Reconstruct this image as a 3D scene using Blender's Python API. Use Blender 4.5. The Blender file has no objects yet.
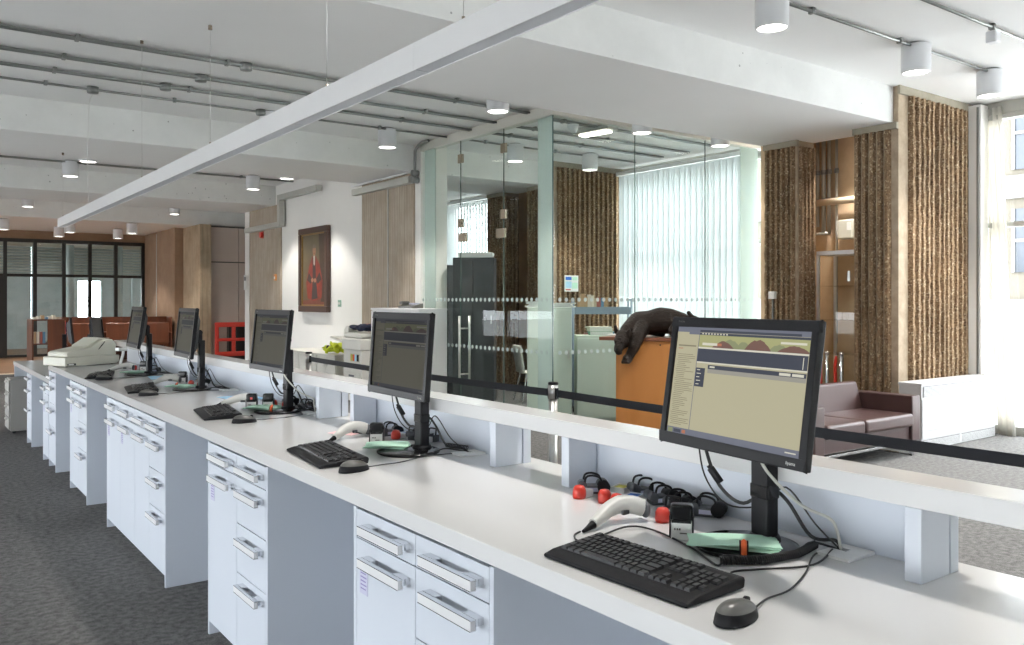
import bpy, bmesh, math, random
from mathutils import Vector, Matrix

random.seed(11)
scene = bpy.context.scene
COL = scene.collection
PI = math.pi
rad = math.radians

# ------------------------------------------------------------------ camera
THETA = math.atan(620.0 / 845.5)
cam_data = bpy.data.cameras.new('camera')
cam_data.sensor_width = 36.0
cam_data.lens = 845.5 / 1024.0 * 36.0
cam_data.shift_y = -22.0 / 1024.0
cam_data.clip_end = 300
cam = bpy.data.objects.new('camera', cam_data)
COL.objects.link(cam)
cam.location = (0, 0, 1.55)
cam.rotation_euler = (PI / 2, 0, -THETA)
scene.camera = cam

# ------------------------------------------------------------------ world: an even overcast sky
world = bpy.data.worlds.new('overcast_sky')
world.use_nodes = True
bg = world.node_tree.nodes['Background']
bg.inputs[0].default_value = (0.90, 0.95, 1.0, 1)
bg.inputs[1].default_value = 14.5
scene.world = world

def portal(name, loc, rot, sx, sy):
    l = bpy.data.lights.new(name, 'AREA')
    l.shape = 'RECTANGLE'; l.size = sx; l.size_y = sy
    l.cycles.is_portal = True
    o = bpy.data.objects.new(name, l); COL.objects.link(o)
    o.location = loc; o.rotation_euler = rot
    return o
# sampling portals in the window openings (they emit nothing, they only guide the sky light)
portal('window_portal', (10.55, -1.0, 1.93), (0, rad(90), 0), 3.8, 11.4)
portal('window_portal', (10.55, 8.8, 1.93), (0, rad(90), 0), 3.8, 4.2)
portal('window_portal', (10.55, 14.7, 1.93), (0, rad(90), 0), 3.8, 3.8)
portal('window_portal', (-4.62, 10.7, 0.77), (0, rad(-90), 0), 1.05, 31.5)

vs = scene.view_settings
vs.view_transform = 'Standard'
vs.look = 'None'
vs.exposure = 0.06
vs.gamma = 1.0
vs.use_curve_mapping = False
scene.cycles.use_denoising = True
scene.cycles.max_bounces = 10
scene.cycles.diffuse_bounces = 6
scene.cycles.glossy_bounces = 4
scene.cycles.transmission_bounces = 6
scene.cycles.transparent_max_bounces = 16
scene.cycles.caustics_reflective = False
scene.cycles.caustics_refractive = False
scene.cycles.sample_clamp_indirect = 6.0

# ------------------------------------------------------------------ materials
def new_mat(name):
    m = bpy.data.materials.new(name); m.use_nodes = True
    nt = m.node_tree
    return m, nt, nt.nodes['Principled BSDF']

def mat(name, col, rough=0.5, metal=0.0, var=0.06, scale=12.0, bump=0.0, bscale=None, spec=0.5, stretch=None, detail=4.0, coat=0.0):
    """plain principled surface with a little procedural variation of colour and relief"""
    m, nt, b = new_mat(name)
    N, L = nt.nodes, nt.links
    b.inputs['Roughness'].default_value = rough
    b.inputs['Metallic'].default_value = metal
    b.inputs['Specular IOR Level'].default_value = spec
    b.inputs['Coat Weight'].default_value = coat
    tc = N.new('ShaderNodeTexCoord')
    src = tc.outputs['Object']
    if stretch:
        mp = N.new('ShaderNodeMapping'); mp.inputs['Scale'].default_value = stretch
        L.new(src, mp.inputs[0]); src = mp.outputs[0]
    nz = N.new('ShaderNodeTexNoise'); nz.inputs['Scale'].default_value = scale; nz.inputs['Detail'].default_value = detail
    L.new(src, nz.inputs['Vector'])
    rp = N.new('ShaderNodeMapRange')
    rp.inputs[3].default_value = 1 - var; rp.inputs[4].default_value = 1 + var
    L.new(nz.outputs[0], rp.inputs[0])
    mx = N.new('ShaderNodeVectorMath'); mx.operation = 'SCALE'
    mx.inputs[0].default_value = col[:3]
    L.new(rp.outputs[0], mx.inputs['Scale'])
    L.new(mx.outputs[0], b.inputs['Base Color'])
    if bump:
        bn = N.new('ShaderNodeTexNoise'); bn.inputs['Scale'].default_value = bscale or scale * 4; bn.inputs['Detail'].default_value = 5
        L.new(src, bn.inputs['Vector'])
        bp = N.new('ShaderNodeBump'); bp.inputs['Strength'].default_value = bump; bp.inputs['Distance'].default_value = 0.01
        L.new(bn.outputs[0], bp.inputs['Height']); L.new(bp.outputs[0], b.inputs['Normal'])
    return m

def emit(name, col, strength):
    m, nt, b = new_mat(name)
    b.inputs['Base Color'].default_value = (0.012, 0.012, 0.013, 1)
    b.inputs['Emission Color'].default_value = (*col[:3], 1)
    b.inputs['Emission Strength'].default_value = strength
    b.inputs['Roughness'].default_value = 0.55
    b.inputs['Specular IOR Level'].default_value = 0.06
    return m

def concrete(name, c1, c2, pit=0.0, scale=3.0, rough=0.85, bump=0.25, boards=0.0, axis='Y'):
    m, nt, b = new_mat(name); N, L = nt.nodes, nt.links
    b.inputs['Roughness'].default_value = rough
    b.inputs['Specular IOR Level'].default_value = 0.25
    tc = N.new('ShaderNodeTexCoord')
    n1 = N.new('ShaderNodeTexNoise'); n1.inputs['Scale'].default_value = scale; n1.inputs['Detail'].default_value = 8; n1.inputs['Roughness'].default_value = 0.65
    L.new(tc.outputs['Object'], n1.inputs['Vector'])
    cr = N.new('ShaderNodeValToRGB'); cr.color_ramp.elements[0].position = 0.3; cr.color_ramp.elements[1].position = 0.72
    cr.color_ramp.elements[0].color = (*c1, 1); cr.color_ramp.elements[1].color = (*c2, 1)
    L.new(n1.outputs[0], cr.inputs[0])
    colour = cr.outputs[0]
    height = n1.outputs[0]
    if boards:
        mp = N.new('ShaderNodeMapping')
        mp.inputs['Scale'].default_value = (1, 1, 0.06)
        L.new(tc.outputs['Object'], mp.inputs[0])
        gr = N.new('ShaderNodeTexNoise'); gr.inputs['Scale'].default_value = 26; gr.inputs['Detail'].default_value = 6
        L.new(mp.outputs[0], gr.inputs['Vector'])
        wv = N.new('ShaderNodeTexWave'); wv.bands_direction = axis; wv.inputs['Scale'].default_value = boards; wv.inputs['Distortion'].default_value = 2.5; wv.inputs['Detail'].default_value = 3
        L.new(tc.outputs['Object'], wv.inputs['Vector'])
        m1 = N.new('ShaderNodeMath'); m1.operation = 'MULTIPLY'; m1.inputs[1].default_value = 0.22
        L.new(wv.outputs[1], m1.inputs[0])
        ad = N.new('ShaderNodeMath'); ad.operation = 'ADD'
        L.new(gr.outputs[0], ad.inputs[0]); L.new(m1.outputs[0], ad.inputs[1])
        rg = N.new('ShaderNodeMapRange'); rg.inputs[1].default_value = 0.3; rg.inputs[2].default_value = 0.9; rg.inputs[3].default_value = 0.72; rg.inputs[4].default_value = 1.15
        L.new(ad.outputs[0], rg.inputs[0])
        vm = N.new('ShaderNodeVectorMath'); vm.operation = 'SCALE'
        L.new(colour, vm.inputs[0]); L.new(rg.outputs[0], vm.inputs['Scale'])
        colour = vm.outputs[0]; height = ad.outputs[0]
    if pit:
        vo = N.new('ShaderNodeTexVoronoi'); vo.inputs['Scale'].default_value = 9.0; vo.inputs['Randomness'].default_value = 1.0
        L.new(tc.outputs['Object'], vo.inputs['Vector'])
        n3 = N.new('ShaderNodeTexNoise'); n3.inputs['Scale'].default_value = 2.2; n3.inputs['Detail'].default_value = 2
        L.new(tc.outputs['Object'], n3.inputs['Vector'])
        mr = N.new('ShaderNodeMapRange'); mr.inputs[1].default_value = 0.45; mr.inputs[2].default_value = 0.75; mr.inputs[3].default_value = 0.03; mr.inputs[4].default_value = 0.15
        L.new(n3.outputs[0], mr.inputs[0])
        lt = N.new('ShaderNodeMath'); lt.operation = 'LESS_THAN'
        L.new(vo.outputs['Distance'], lt.inputs[0]); L.new(mr.outputs[0], lt.inputs[1])
        mx = N.new('ShaderNodeMix'); mx.data_type = 'RGBA'
        mx.inputs[7].default_value = (c1[0] * 0.45, c1[1] * 0.45, c1[2] * 0.45, 1)
        fa = N.new('ShaderNodeMath'); fa.operation = 'MULTIPLY'; fa.inputs[1].default_value = pit
        L.new(lt.outputs[0], fa.inputs[0]); L.new(fa.outputs[0], mx.inputs[0])
        L.new(colour, mx.inputs[6]); colour = mx.outputs[2]
    L.new(colour, b.inputs['Base Color'])
    bp = N.new('ShaderNodeBump'); bp.inputs['Strength'].default_value = bump; bp.inputs['Distance'].default_value = 0.015
    L.new(height, bp.inputs['Height']); L.new(bp.outputs[0], b.inputs['Normal'])
    return m

def ribbed(name):
    """bush-hammered exposed aggregate"""
    m, nt, b = new_mat(name); N, L = nt.nodes, nt.links
    b.inputs['Roughness'].default_value = 0.9; b.inputs['Specular IOR Level'].default_value = 0.2
    tc = N.new('ShaderNodeTexCoord')
    v = N.new('ShaderNodeTexVoronoi'); v.inputs['Scale'].default_value = 60; v.inputs['Randomness'].default_value = 1
    L.new(tc.outputs['Object'], v.inputs['Vector'])
    n = N.new('ShaderNodeTexNoise'); n.inputs['Scale'].default_value = 2.5; n.inputs['Detail'].default_value = 9; n.inputs['Roughness'].default_value = 0.7
    L.new(tc.outputs['Object'], n.inputs['Vector'])
    hs = N.new('ShaderNodeSeparateColor'); L.new(v.outputs['Color'], hs.inputs[0])
    cr = N.new('ShaderNodeValToRGB')
    e = cr.color_ramp.elements
    e[0].position = 0.0; e[0].color = (0.11, 0.065, 0.035, 1)
    e[1].position = 1.0; e[1].color = (0.55, 0.45, 0.32, 1)
    k = e.new(0.12); k.color = (0.20, 0.125, 0.068, 1)
    k = e.new(0.7); k.color = (0.27, 0.18, 0.105, 1)
    k = e.new(0.9); k.color = (0.34, 0.25, 0.16, 1)
    L.new(hs.outputs[0], cr.inputs[0])
    rg = N.new('ShaderNodeMapRange'); rg.inputs[1].default_value = 0.3; rg.inputs[2].default_value = 0.7; rg.inputs[3].default_value = 0.58; rg.inputs[4].default_value = 1.06
    L.new(n.outputs[0], rg.inputs[0])
    vm = N.new('ShaderNodeVectorMath'); vm.operation = 'SCALE'
    L.new(cr.outputs[0], vm.inputs[0]); L.new(rg.outputs[0], vm.inputs['Scale'])
    L.new(vm.outputs[0], b.inputs['Base Color'])
    bp = N.new('ShaderNodeBump'); bp.inputs['Strength'].default_value = 0.6; bp.inputs['Distance'].default_value = 0.012
    L.new(v.outputs['Distance'], bp.inputs['Height']); L.new(bp.outputs[0], b.inputs['Normal'])
    return m

def carpet(name, c):
    m, nt, b = new_mat(name); N, L = nt.nodes, nt.links
    b.inputs['Roughness'].default_value = 0.95; b.inputs['Specular IOR Level'].default_value = 0.1
    tc = N.new('ShaderNodeTexCoord')
    n = N.new('ShaderNodeTexNoise'); n.inputs['Scale'].default_value = 150; n.inputs['Detail'].default_value = 3
    n2 = N.new('ShaderNodeTexNoise'); n2.inputs['Scale'].default_value = 28; n2.inputs['Detail'].default_value = 6
    L.new(tc.outputs['Object'], n.inputs['Vector']); L.new(tc.outputs['Object'], n2.inputs['Vector'])
    ad = N.new('ShaderNodeMath'); ad.operation = 'ADD'; L.new(n.outputs[0], ad.inputs[0]); L.new(n2.outputs[0], ad.inputs[1])
    rg = N.new('ShaderNodeMapRange'); rg.inputs[1].default_value = 0.75; rg.inputs[2].default_value = 1.25; rg.inputs[3].default_value = 0.55; rg.inputs[4].default_value = 1.45
    L.new(ad.outputs[0], rg.inputs[0])
    vm = N.new('ShaderNodeVectorMath'); vm.operation = 'SCALE'; vm.inputs[0].default_value = c
    L.new(rg.outputs[0], vm.inputs['Scale']); L.new(vm.outputs[0], b.inputs['Base Color'])
    bp = N.new('ShaderNodeBump'); bp.inputs['Strength'].default_value = 0.5; bp.inputs['Distance'].default_value = 0.004
    L.new(n.outputs[0], bp.inputs['Height']); L.new(bp.outputs[0], b.inputs['Normal'])
    return m

def wood(name, c1, c2, scale=6.0, rough=0.35, stretch=(1, 1, 0.1)):
    m, nt, b = new_mat(name); N, L = nt.nodes, nt.links
    b.inputs['Roughness'].default_value = rough
    tc = N.new('ShaderNodeTexCoord'); mp = N.new('ShaderNodeMapping'); mp.inputs['Scale'].default_value = stretch
    L.new(tc.outputs['Object'], mp.inputs[0])
    n = N.new('ShaderNodeTexNoise'); n.inputs['Scale'].default_value = scale; n.inputs['Detail'].default_value = 8; n.inputs['Distortion'].default_value = 0.6
    L.new(mp.outputs[0], n.inputs['Vector'])
    cr = N.new('ShaderNodeValToRGB'); cr.color_ramp.elements[0].position = 0.3; cr.color_ramp.elements[1].position = 0.7
    cr.color_ramp.elements[0].color = (*c1, 1); cr.color_ramp.elements[1].color = (*c2, 1)
    L.new(n.outputs[0], cr.inputs[0]); L.new(cr.outputs[0], b.inputs['Base Color'])
    return m

def glass(name, tint, refl=1.0, ior=1.5, rough=0.0):
    m = bpy.data.materials.new(name); m.use_nodes = True
    nt = m.node_tree; N, L = nt.nodes, nt.links
    N.remove(N['Principled BSDF'])
    out = N['Material Output']
    t = N.new('ShaderNodeBsdfTransparent'); t.inputs[0].default_value = (*tint, 1)
    g = N.new('ShaderNodeBsdfGlossy'); g.inputs['Roughness'].default_value = rough
    f = N.new('ShaderNodeLayerWeight'); f.inputs[0].default_value = 0.5
    p5 = N.new('ShaderNodeMath'); p5.operation = 'POWER'; p5.inputs[1].default_value = 5.0
    L.new(f.outputs['Facing'], p5.inputs[0])
    k = N.new('ShaderNodeMath'); k.operation = 'MULTIPLY_ADD'; k.inputs[1].default_value = 0.8 * refl; k.inputs[2].default_value = 0.035 * refl
    L.new(p5.outputs[0], k.inputs[0])
    x = N.new('ShaderNodeMixShader')
    L.new(k.outputs[0], x.inputs[0]); L.new(t.outputs[0], x.inputs[1]); L.new(g.outputs[0], x.inputs[2])
    L.new(x.outputs[0], out.inputs[0])
    return m

def frosted(name, tint, clear=0.45):
    """etched strip: partly see-through, partly scattering"""
    m = bpy.data.materials.new(name); m.use_nodes = True
    nt = m.node_tree; N, L = nt.nodes, nt.links
    N.remove(N['Principled BSDF']); out = N['Material Output']
    t = N.new('ShaderNodeBsdfTransparent'); t.inputs[0].default_value = (*tint, 1)
    d = N.new('ShaderNodeBsdfDiffuse'); d.inputs[0].default_value = (*tint, 1)
    r = N.new('ShaderNodeBsdfTranslucent'); r.inputs[0].default_value = (*tint, 1)
    a = N.new('ShaderNodeMixShader'); a.inputs[0].default_value = 0.5
    L.new(d.outputs[0], a.inputs[1]); L.new(r.outputs[0], a.inputs[2])
    x = N.new('ShaderNodeMixShader'); x.inputs[0].default_value = 1 - clear
    L.new(t.outputs[0], x.inputs[1]); L.new(a.outputs[0], x.inputs[2]); L.new(x.outputs[0], out.inputs[0])
    return m

M = {}
M['laminate'] = mat('white_laminate', (0.74, 0.74, 0.74), 0.16, var=0.012, scale=3, spec=0.5)
M['cabinet'] = mat('white_cabinet_board', (0.60, 0.64, 0.705), 0.42, var=0.012, scale=3)
M['panel_grey'] = mat('pale_grey_board', (0.62, 0.64, 0.68), 0.5, var=0.02, scale=3)
M['white_paint'] = mat('white_wall_paint', (0.86, 0.85, 0.82), 0.75, var=0.02, scale=4, bump=0.03)
M['ceiling'] = mat('ceiling_paint', (0.86, 0.86, 0.855), 0.8, var=0.03, scale=1.2, bump=0.05)
M['beam'] = concrete('painted_pitted_concrete', (0.78, 0.785, 0.77), (0.87, 0.875, 0.86), pit=0.8, scale=2.0, bump=0.08)
M['rib'] = ribbed('ribbed_aggregate')
M['rib_smooth'] = concrete('smooth_brown_concrete', (0.26, 0.20, 0.14), (0.42, 0.34, 0.25), scale=7, bump=0.4)
M['rib_cap'] = concrete('grey_capping_concrete', (0.26, 0.235, 0.18), (0.34, 0.31, 0.25), scale=5, bump=0.2)
M['board'] = concrete('board_marked_concrete', (0.32, 0.26, 0.20), (0.43, 0.37, 0.30), scale=2.0, boards=4.2, axis='Y', bump=0.3)
M['brown_conc'] = concrete('brown_concrete', (0.23, 0.145, 0.090), (0.33, 0.22, 0.145), scale=1.5, bump=0.1)
M['tan_conc'] = concrete('tan_concrete', (0.52, 0.38, 0.24), (0.68, 0.52, 0.35), scale=2.2, bump=0.15)
M['pink_panel'] = mat('pinkish_panel', (0.42, 0.34, 0.29), 0.6, var=0.04, scale=2)
M['carpet'] = carpet('grey_carpet', (0.146, 0.143, 0.139))
M['wood_floor'] = wood('brown_floor_boards', (0.16, 0.085, 0.045), (0.25, 0.145, 0.08), 5, 0.45, (0.15, 1, 1))
M['nosing'] = mat('cream_nosing', (0.62, 0.50, 0.36), 0.5)
M['black_frame'] = mat('black_metal_frame', (0.018, 0.017, 0.016), 0.4)
M['white_metal'] = mat('white_painted_metal', (0.86, 0.86, 0.87), 0.38, var=0.015)
M['lamp_body'] = mat('pale_lamp_paint', (0.74, 0.75, 0.77), 0.35, var=0.015)
M['galv'] = mat('galvanised_steel', (0.27, 0.28, 0.27), 0.38, metal=0.85, var=0.15, scale=30)
M['galv_dull'] = mat('dull_galvanised_trunking', (0.46, 0.455, 0.42), 0.5, metal=0.35, var=0.1, scale=10)
M['steel'] = mat('brushed_steel', (0.66, 0.65, 0.63), 0.28, metal=1.0, var=0.05, stretch=(30, 30, 0.5))
M['chrome'] = mat('chrome', (0.72, 0.73, 0.75), 0.12, metal=1.0, var=0.02)
M['bronze_fit'] = mat('bronze_fitting', (0.30, 0.25, 0.19), 0.35, metal=0.8)
M['black'] = mat('black_plastic', (0.013, 0.013, 0.015), 0.36, var=0.1, scale=40, spec=0.18)
M['black_soft'] = mat('black_soft_plastic', (0.014, 0.014, 0.016), 0.5, var=0.1, scale=60, bump=0.05, spec=0.15)
M['black_gloss'] = mat('black_gloss_plastic', (0.012, 0.012, 0.013), 0.12, var=0.05, spec=0.35)
M['key'] = mat('black_key_plastic', (0.016, 0.016, 0.018), 0.33, var=0.1, scale=60, spec=0.3)
M['grey_plastic'] = mat('charcoal_plastic', (0.075, 0.08, 0.09), 0.4, var=0.08, scale=30)
M['mouse_grey'] = mat('grey_mouse_plastic', (0.10, 0.097, 0.090), 0.3, var=0.05)
M['scanner'] = mat('pale_grey_plastic', (0.60, 0.60, 0.57), 0.38, var=0.03)
M['red'] = mat('red_plastic', (0.55, 0.035, 0.02), 0.35, var=0.08, scale=30)
M['orange'] = mat('orange_label', (0.80, 0.13, 0.03), 0.5)
M['white_plastic'] = mat('white_plastic', (0.80, 0.80, 0.78), 0.35, var=0.02)
M['yellow_pad'] = mat('yellow_ink_pad', (0.55, 0.50, 0.10), 0.8)
M['blue_pad'] = mat('blue_ink_pad', (0.02, 0.14, 0.55), 0.7)
M['green_paper'] = mat('pale_green_paper', (0.52, 0.80, 0.64), 0.7, var=0.06, scale=20)
M['blue_paper'] = mat('pale_blue_paper', (0.42, 0.68, 0.86), 0.7, var=0.04)
M['pink_paper'] = mat('pale_pink_paper', (0.80, 0.50, 0.50), 0.7, var=0.04)
M['paper'] = mat('white_paper', (0.78, 0.78, 0.76), 0.75, var=0.03, scale=20)
M['cable_grey'] = mat('light_grey_cable', (0.52, 0.52, 0.48), 0.45)
M['cable_black'] = mat('black_cable', (0.012, 0.012, 0.013), 0.45)
M['card'] = mat('pale_lilac_card', (0.52, 0.52, 0.66), 0.6, var=0.03)
M['print'] = mat('purple_print', (0.24, 0.20, 0.42), 0.6)
M['tape'] = mat('black_barrier_webbing', (0.014, 0.016, 0.022), 0.55, var=0.1, scale=80, bump=0.1)
M['orange_wood'] = wood('orange_veneer', (0.62, 0.235, 0.055), (0.74, 0.31, 0.085), 3.0, 0.4, (1, 1, 0.25))
M['red_wood'] = wood('red_brown_wood', (0.22, 0.07, 0.03), (0.33, 0.12, 0.05), 4, 0.35, (0.3, 1, 1))
M['dark_wood'] = wood('red_mahogany', (0.07, 0.020, 0.008), (0.15, 0.045, 0.017), 4, 0.4, (1, 1, 0.15))
M['bronze'] = mat('dark_bronze', (0.026, 0.017, 0.012), 0.45, metal=0.0, var=0.7, scale=30, bump=1.0, bscale=55, spec=0.25)
M['leather'] = mat('brown_leather', (0.060, 0.032, 0.030), 0.36, var=0.1, scale=5, bump=0.12, bscale=220)
M['sage'] = mat('sage_grey_metal', (0.62, 0.68, 0.60), 0.45, var=0.02)
M['cream_metal'] = mat('cream_metal', (0.66, 0.65, 0.59), 0.45, var=0.02)
M['dark_cab'] = mat('dark_slate_cabinet', (0.045, 0.05, 0.055), 0.4, var=0.05)
M['trolley'] = mat('blue_grey_metal', (0.22, 0.29, 0.36), 0.4, var=0.05)
M['beige_plastic'] = mat('beige_plastic', (0.60, 0.59, 0.50), 0.42, var=0.03)
M['copier'] = mat('pale_copier_plastic', (0.66, 0.65, 0.60), 0.45, var=0.02)
M['hivis'] = mat('hi_vis_yellow', (0.62, 0.70, 0.03), 0.7, var=0.25, scale=25)
M['gold'] = mat('dull_gilt', (0.30, 0.19, 0.07), 0.4, metal=0.6, var=0.2, scale=30)
M['frame_dark'] = mat('dark_frame_wood', (0.06, 0.028, 0.018), 0.35, var=0.2, scale=20)
M['glass_room'] = glass('green_tinted_glass', (0.945, 0.972, 0.962), 0.4)
M['glass_clear'] = glass('clear_window_glass', (0.985, 0.99, 0.985), 0.7)
M['glass_far'] = glass('pale_screen_glass', (0.93, 0.96, 0.96), 1.0)
M['glass_case'] = glass('display_case_glass', (0.94, 0.945, 0.93), 0.5)
M['frost'] = frosted('etched_glass', (0.78, 0.835, 0.815), 0.30)
M['dot'] = frosted('etched_dot', (0.80, 0.86, 0.86), 0.45)
M['glass_edge'] = mat('dark_glass_edge', (0.06, 0.10, 0.09), 0.2)
M['lens'] = emit('lamp_lens', (1.0, 0.95, 0.86), 9.0)
M['tube_light'] = emit('fluorescent_tube', (1.0, 0.93, 0.80), 6.0)
M['stone_out'] = mat('weathered_stone', (0.088, 0.078, 0.060), 0.8, var=0.15, scale=6)
M['white_out'] = mat('grey_render', (0.13, 0.13, 0.125), 0.8, var=0.05)
M['pavement'] = mat('pale_paving', (0.82, 0.81, 0.79), 0.8, var=0.1)
M['win_out'] = mat('blue_grey_window', (0.030, 0.038, 0.050), 0.15, var=0.2, scale=2)
M['handle'] = mat('white_handle_metal', (0.72, 0.72, 0.73), 0.35, var=0.01)
M['radiator'] = mat('white_radiator_paint', (0.56, 0.56, 0.56), 0.45, var=0.02)
M['pedestal'] = mat('warm_grey_metal', (0.30, 0.29, 0.27), 0.45, var=0.03)
M['pale_blue_conc'] = concrete('pale_blue_grey_wall', (0.40, 0.46, 0.46), (0.56, 0.62, 0.61), scale=1.2, bump=0.05)

def blind_mat():
    m = bpy.data.materials.new('blind_fabric'); m.use_nodes = True
    nt = m.node_tree; N, L = nt.nodes, nt.links
    N.remove(N['Principled BSDF']); out = N['Material Output']
    tc = N.new('ShaderNodeTexCoord'); nz = N.new('ShaderNodeTexNoise'); nz.inputs['Scale'].default_value = 90
    L.new(tc.outputs['Object'], nz.inputs['Vector'])
    cr = N.new('ShaderNodeValToRGB')
    cr.color_ramp.elements[0].color = (0.72, 0.75, 0.75, 1); cr.color_ramp.elements[1].color = (0.80, 0.82, 0.82, 1)
    L.new(nz.outputs[0], cr.inputs[0])
    d = N.new('ShaderNodeBsdfDiffuse'); t = N.new('ShaderNodeBsdfTranslucent'); x = N.new('ShaderNodeMixShader')
    L.new(cr.outputs[0], d.inputs[0]); L.new(cr.outputs[0], t.inputs[0])
    x.inputs[0].default_value = 0.55
    L.new(d.outputs[0], x.inputs[1]); L.new(t.outputs[0], x.inputs[2]); L.new(x.outputs[0], out.inputs[0])
    return m
M['blind'] = blind_mat()
M['curtain'] = frosted('curtain_fabric', (0.84, 0.82, 0.77), 0.0)

# ------------------------------------------------------------------ mesh builder
class MB:
    def __init__(self):
        self.v = []; self.f = []; self.m = []; self.s = []
    def add(self, vs_, fs, mi=0, smooth=False):
        o = len(self.v)
        self.v += [tuple(p) for p in vs_]
        for f in fs:
            self.f.append(tuple(o + i for i in f)); self.m.append(mi); self.s.append(smooth)
        return self
    def box(self, x0, x1, y0, y1, z0, z1, mi=0):
        x0, x1 = min(x0, x1), max(x0, x1); y0, y1 = min(y0, y1), max(y0, y1); z0, z1 = min(z0, z1), max(z0, z1)
        return self.add([(x0, y0, z0), (x1, y0, z0), (x1, y1, z0), (x0, y1, z0), (x0, y0, z1), (x1, y0, z1), (x1, y1, z1), (x0, y1, z1)],
                        [(0, 3, 2, 1), (4, 5, 6, 7), (0, 1, 5, 4), (1, 2, 6, 5), (2, 3, 7, 6), (3, 0, 4, 7)], mi)
    def cbox(self, c, s, mi=0, rot=None):
        hx, hy, hz = s[0] / 2, s[1] / 2, s[2] / 2
        pts = [Vector(p) for p in [(-hx, -hy, -hz), (hx, -hy, -hz), (hx, hy, -hz), (-hx, hy, -hz), (-hx, -hy, hz), (hx, -hy, hz), (hx, hy, hz), (-hx, hy, hz)]]
        if rot: pts = [rot @ p for p in pts]
        c = Vector(c)
        return self.add([c + p for p in pts], [(0, 3, 2, 1), (4, 5, 6, 7), (0, 1, 5, 4), (1, 2, 6, 5), (2, 3, 7, 6), (3, 0, 4, 7)], mi)
    def cyl(self, p0, p1, r0, r1=None, n=16, mi=0, caps=True, smooth=True):
        r1 = r0 if r1 is None else r1
        p0, p1 = Vector(p0), Vector(p1)
        d = (p1 - p0).normalized()
        a = Vector((1, 0, 0)) if abs(d.x) < 0.8 else Vector((0, 1, 0))
        u = d.cross(a).normalized(); w = d.cross(u)
        vs_ = []
        for p, r in ((p0, r0), (p1, r1)):
            for i in range(n):
                t = 2 * PI * i / n
                vs_.append(p + u * (r * math.cos(t)) + w * (r * math.sin(t)))
        fs = [(i, (i + 1) % n, n + (i + 1) % n, n + i) for i in range(n)]
        self.add(vs_, fs, mi, smooth)
        if caps:
            self.add(vs_[:n], [tuple(reversed(range(n)))], mi); self.add(vs_[n:], [tuple(range(n))], mi)
        return self
    def tube(self, pts, r, n=8, mi=0, sub=5):
        P = [Vector(p) for p in pts]
        if sub > 1 and len(P) > 2:
            Q = []
            for i in range(len(P) - 1):
                a = P[max(i - 1, 0)]; b = P[i]; c = P[i + 1]; d = P[min(i + 2, len(P) - 1)]
                for k in range(sub):
                    t = k / sub
                    Q.append(0.5 * ((2 * b) + (c - a) * t + (2 * a - 5 * b + 4 * c - d) * t * t + (-a + 3 * b - 3 * c + d) * t ** 3))
            Q.append(P[-1]); P = Q
        rs = r if isinstance(r, (list, tuple)) else None
        vs_ = []; up = None
        for i, p in enumerate(P):
            d = (P[min(i + 1, len(P) - 1)] - P[max(i - 1, 0)])
            d = d.normalized() if d.length > 1e-9 else Vector((0, 0, 1))
            if up is None:
                a = Vector((0, 0, 1)) if abs(d.z) < 0.9 else Vector((1, 0, 0))
                up = (a - d * a.dot(d)).normalized()
            else:
                up = (up - d * up.dot(d)); up = up.normalized() if up.length > 1e-6 else Vector((1, 0, 0))
            w = d.cross(up)
            rr = r
            if rs:
                t = i / max(len(P) - 1, 1) * (len(rs) - 1); k = min(int(t), len(rs) - 2); rr = rs[k] + (rs[k + 1] - rs[k]) * (t - k)
            for j in range(n):
                t = 2 * PI * j / n
                vs_.append(p + up * (rr * math.cos(t)) + w * (rr * math.sin(t)))
        fs = []
        for i in range(len(P) - 1):
            for j in range(n):
                fs.append((i * n + j, i * n + (j + 1) % n, (i + 1) * n + (j + 1) % n, (i + 1) * n + j))
        self.add(vs_, fs, mi, True)
        self.add(vs_[:n], [tuple(reversed(range(n)))], mi); self.add(vs_[-n:], [tuple(range(n))], mi)
        return self
    def prism(self, poly, a, b, axis='z', mi=0):
        """poly: 2D outline; axis: extrusion axis (poly coords are the other two in x,y,z order)"""
        def P(p, h):
            return {'z': (p[0], p[1], h), 'y': (p[0], h, p[1]), 'x': (h, p[0], p[1])}[axis]
        n = len(poly)
        vs_ = [P(p, a) for p in poly] + [P(p, b) for p in poly]
        fs = [tuple(reversed(range(n))), tuple(range(n, 2 * n))] + [(i, (i + 1) % n, n + (i + 1) % n, n + i) for i in range(n)]
        return self.add(vs_, fs, mi)
    def lathe(self, prof, c=(0, 0, 0), n=32, mi=0, smooth=True):
        c = Vector(c); k = len(prof); vs_ = []
        for i in range(n):
            t = 2 * PI * i / n
            for r, z in prof: vs_.append(c + Vector((r * math.cos(t), r * math.sin(t), z)))
        fs = []
        for i in range(n):
            for j in range(k - 1):
                fs.append((i * k + j, ((i + 1) % n) * k + j, ((i + 1) % n) * k + j + 1, i * k + j + 1))
        return self.add(vs_, fs, mi, smooth)
    def quad(self, a, b, c, d, mi=0):
        return self.add([a, b, c, d], [(0, 1, 2, 3)], mi)
    def ell(self, c, r, n=16, m=10, mi=0, rot=None):
        vs_ = []; c = Vector(c)
        for i in range(m + 1):
            ph = -PI / 2 + PI * i / m
            for j in range(n):
                t = 2 * PI * j / n
                p = Vector((r[0] * math.cos(ph) * math.cos(t), r[1] * math.cos(ph) * math.sin(t), r[2] * math.sin(ph)))
                if rot: p = rot @ p
                vs_.append(c + p)
        fs = []
        for i in range(m):
            for j in range(n):
                fs.append((i * n + j, i * n + (j + 1) % n, (i + 1) * n + (j + 1) % n, (i + 1) * n + j))
        return self.add(vs_, fs, mi, True)
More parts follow.
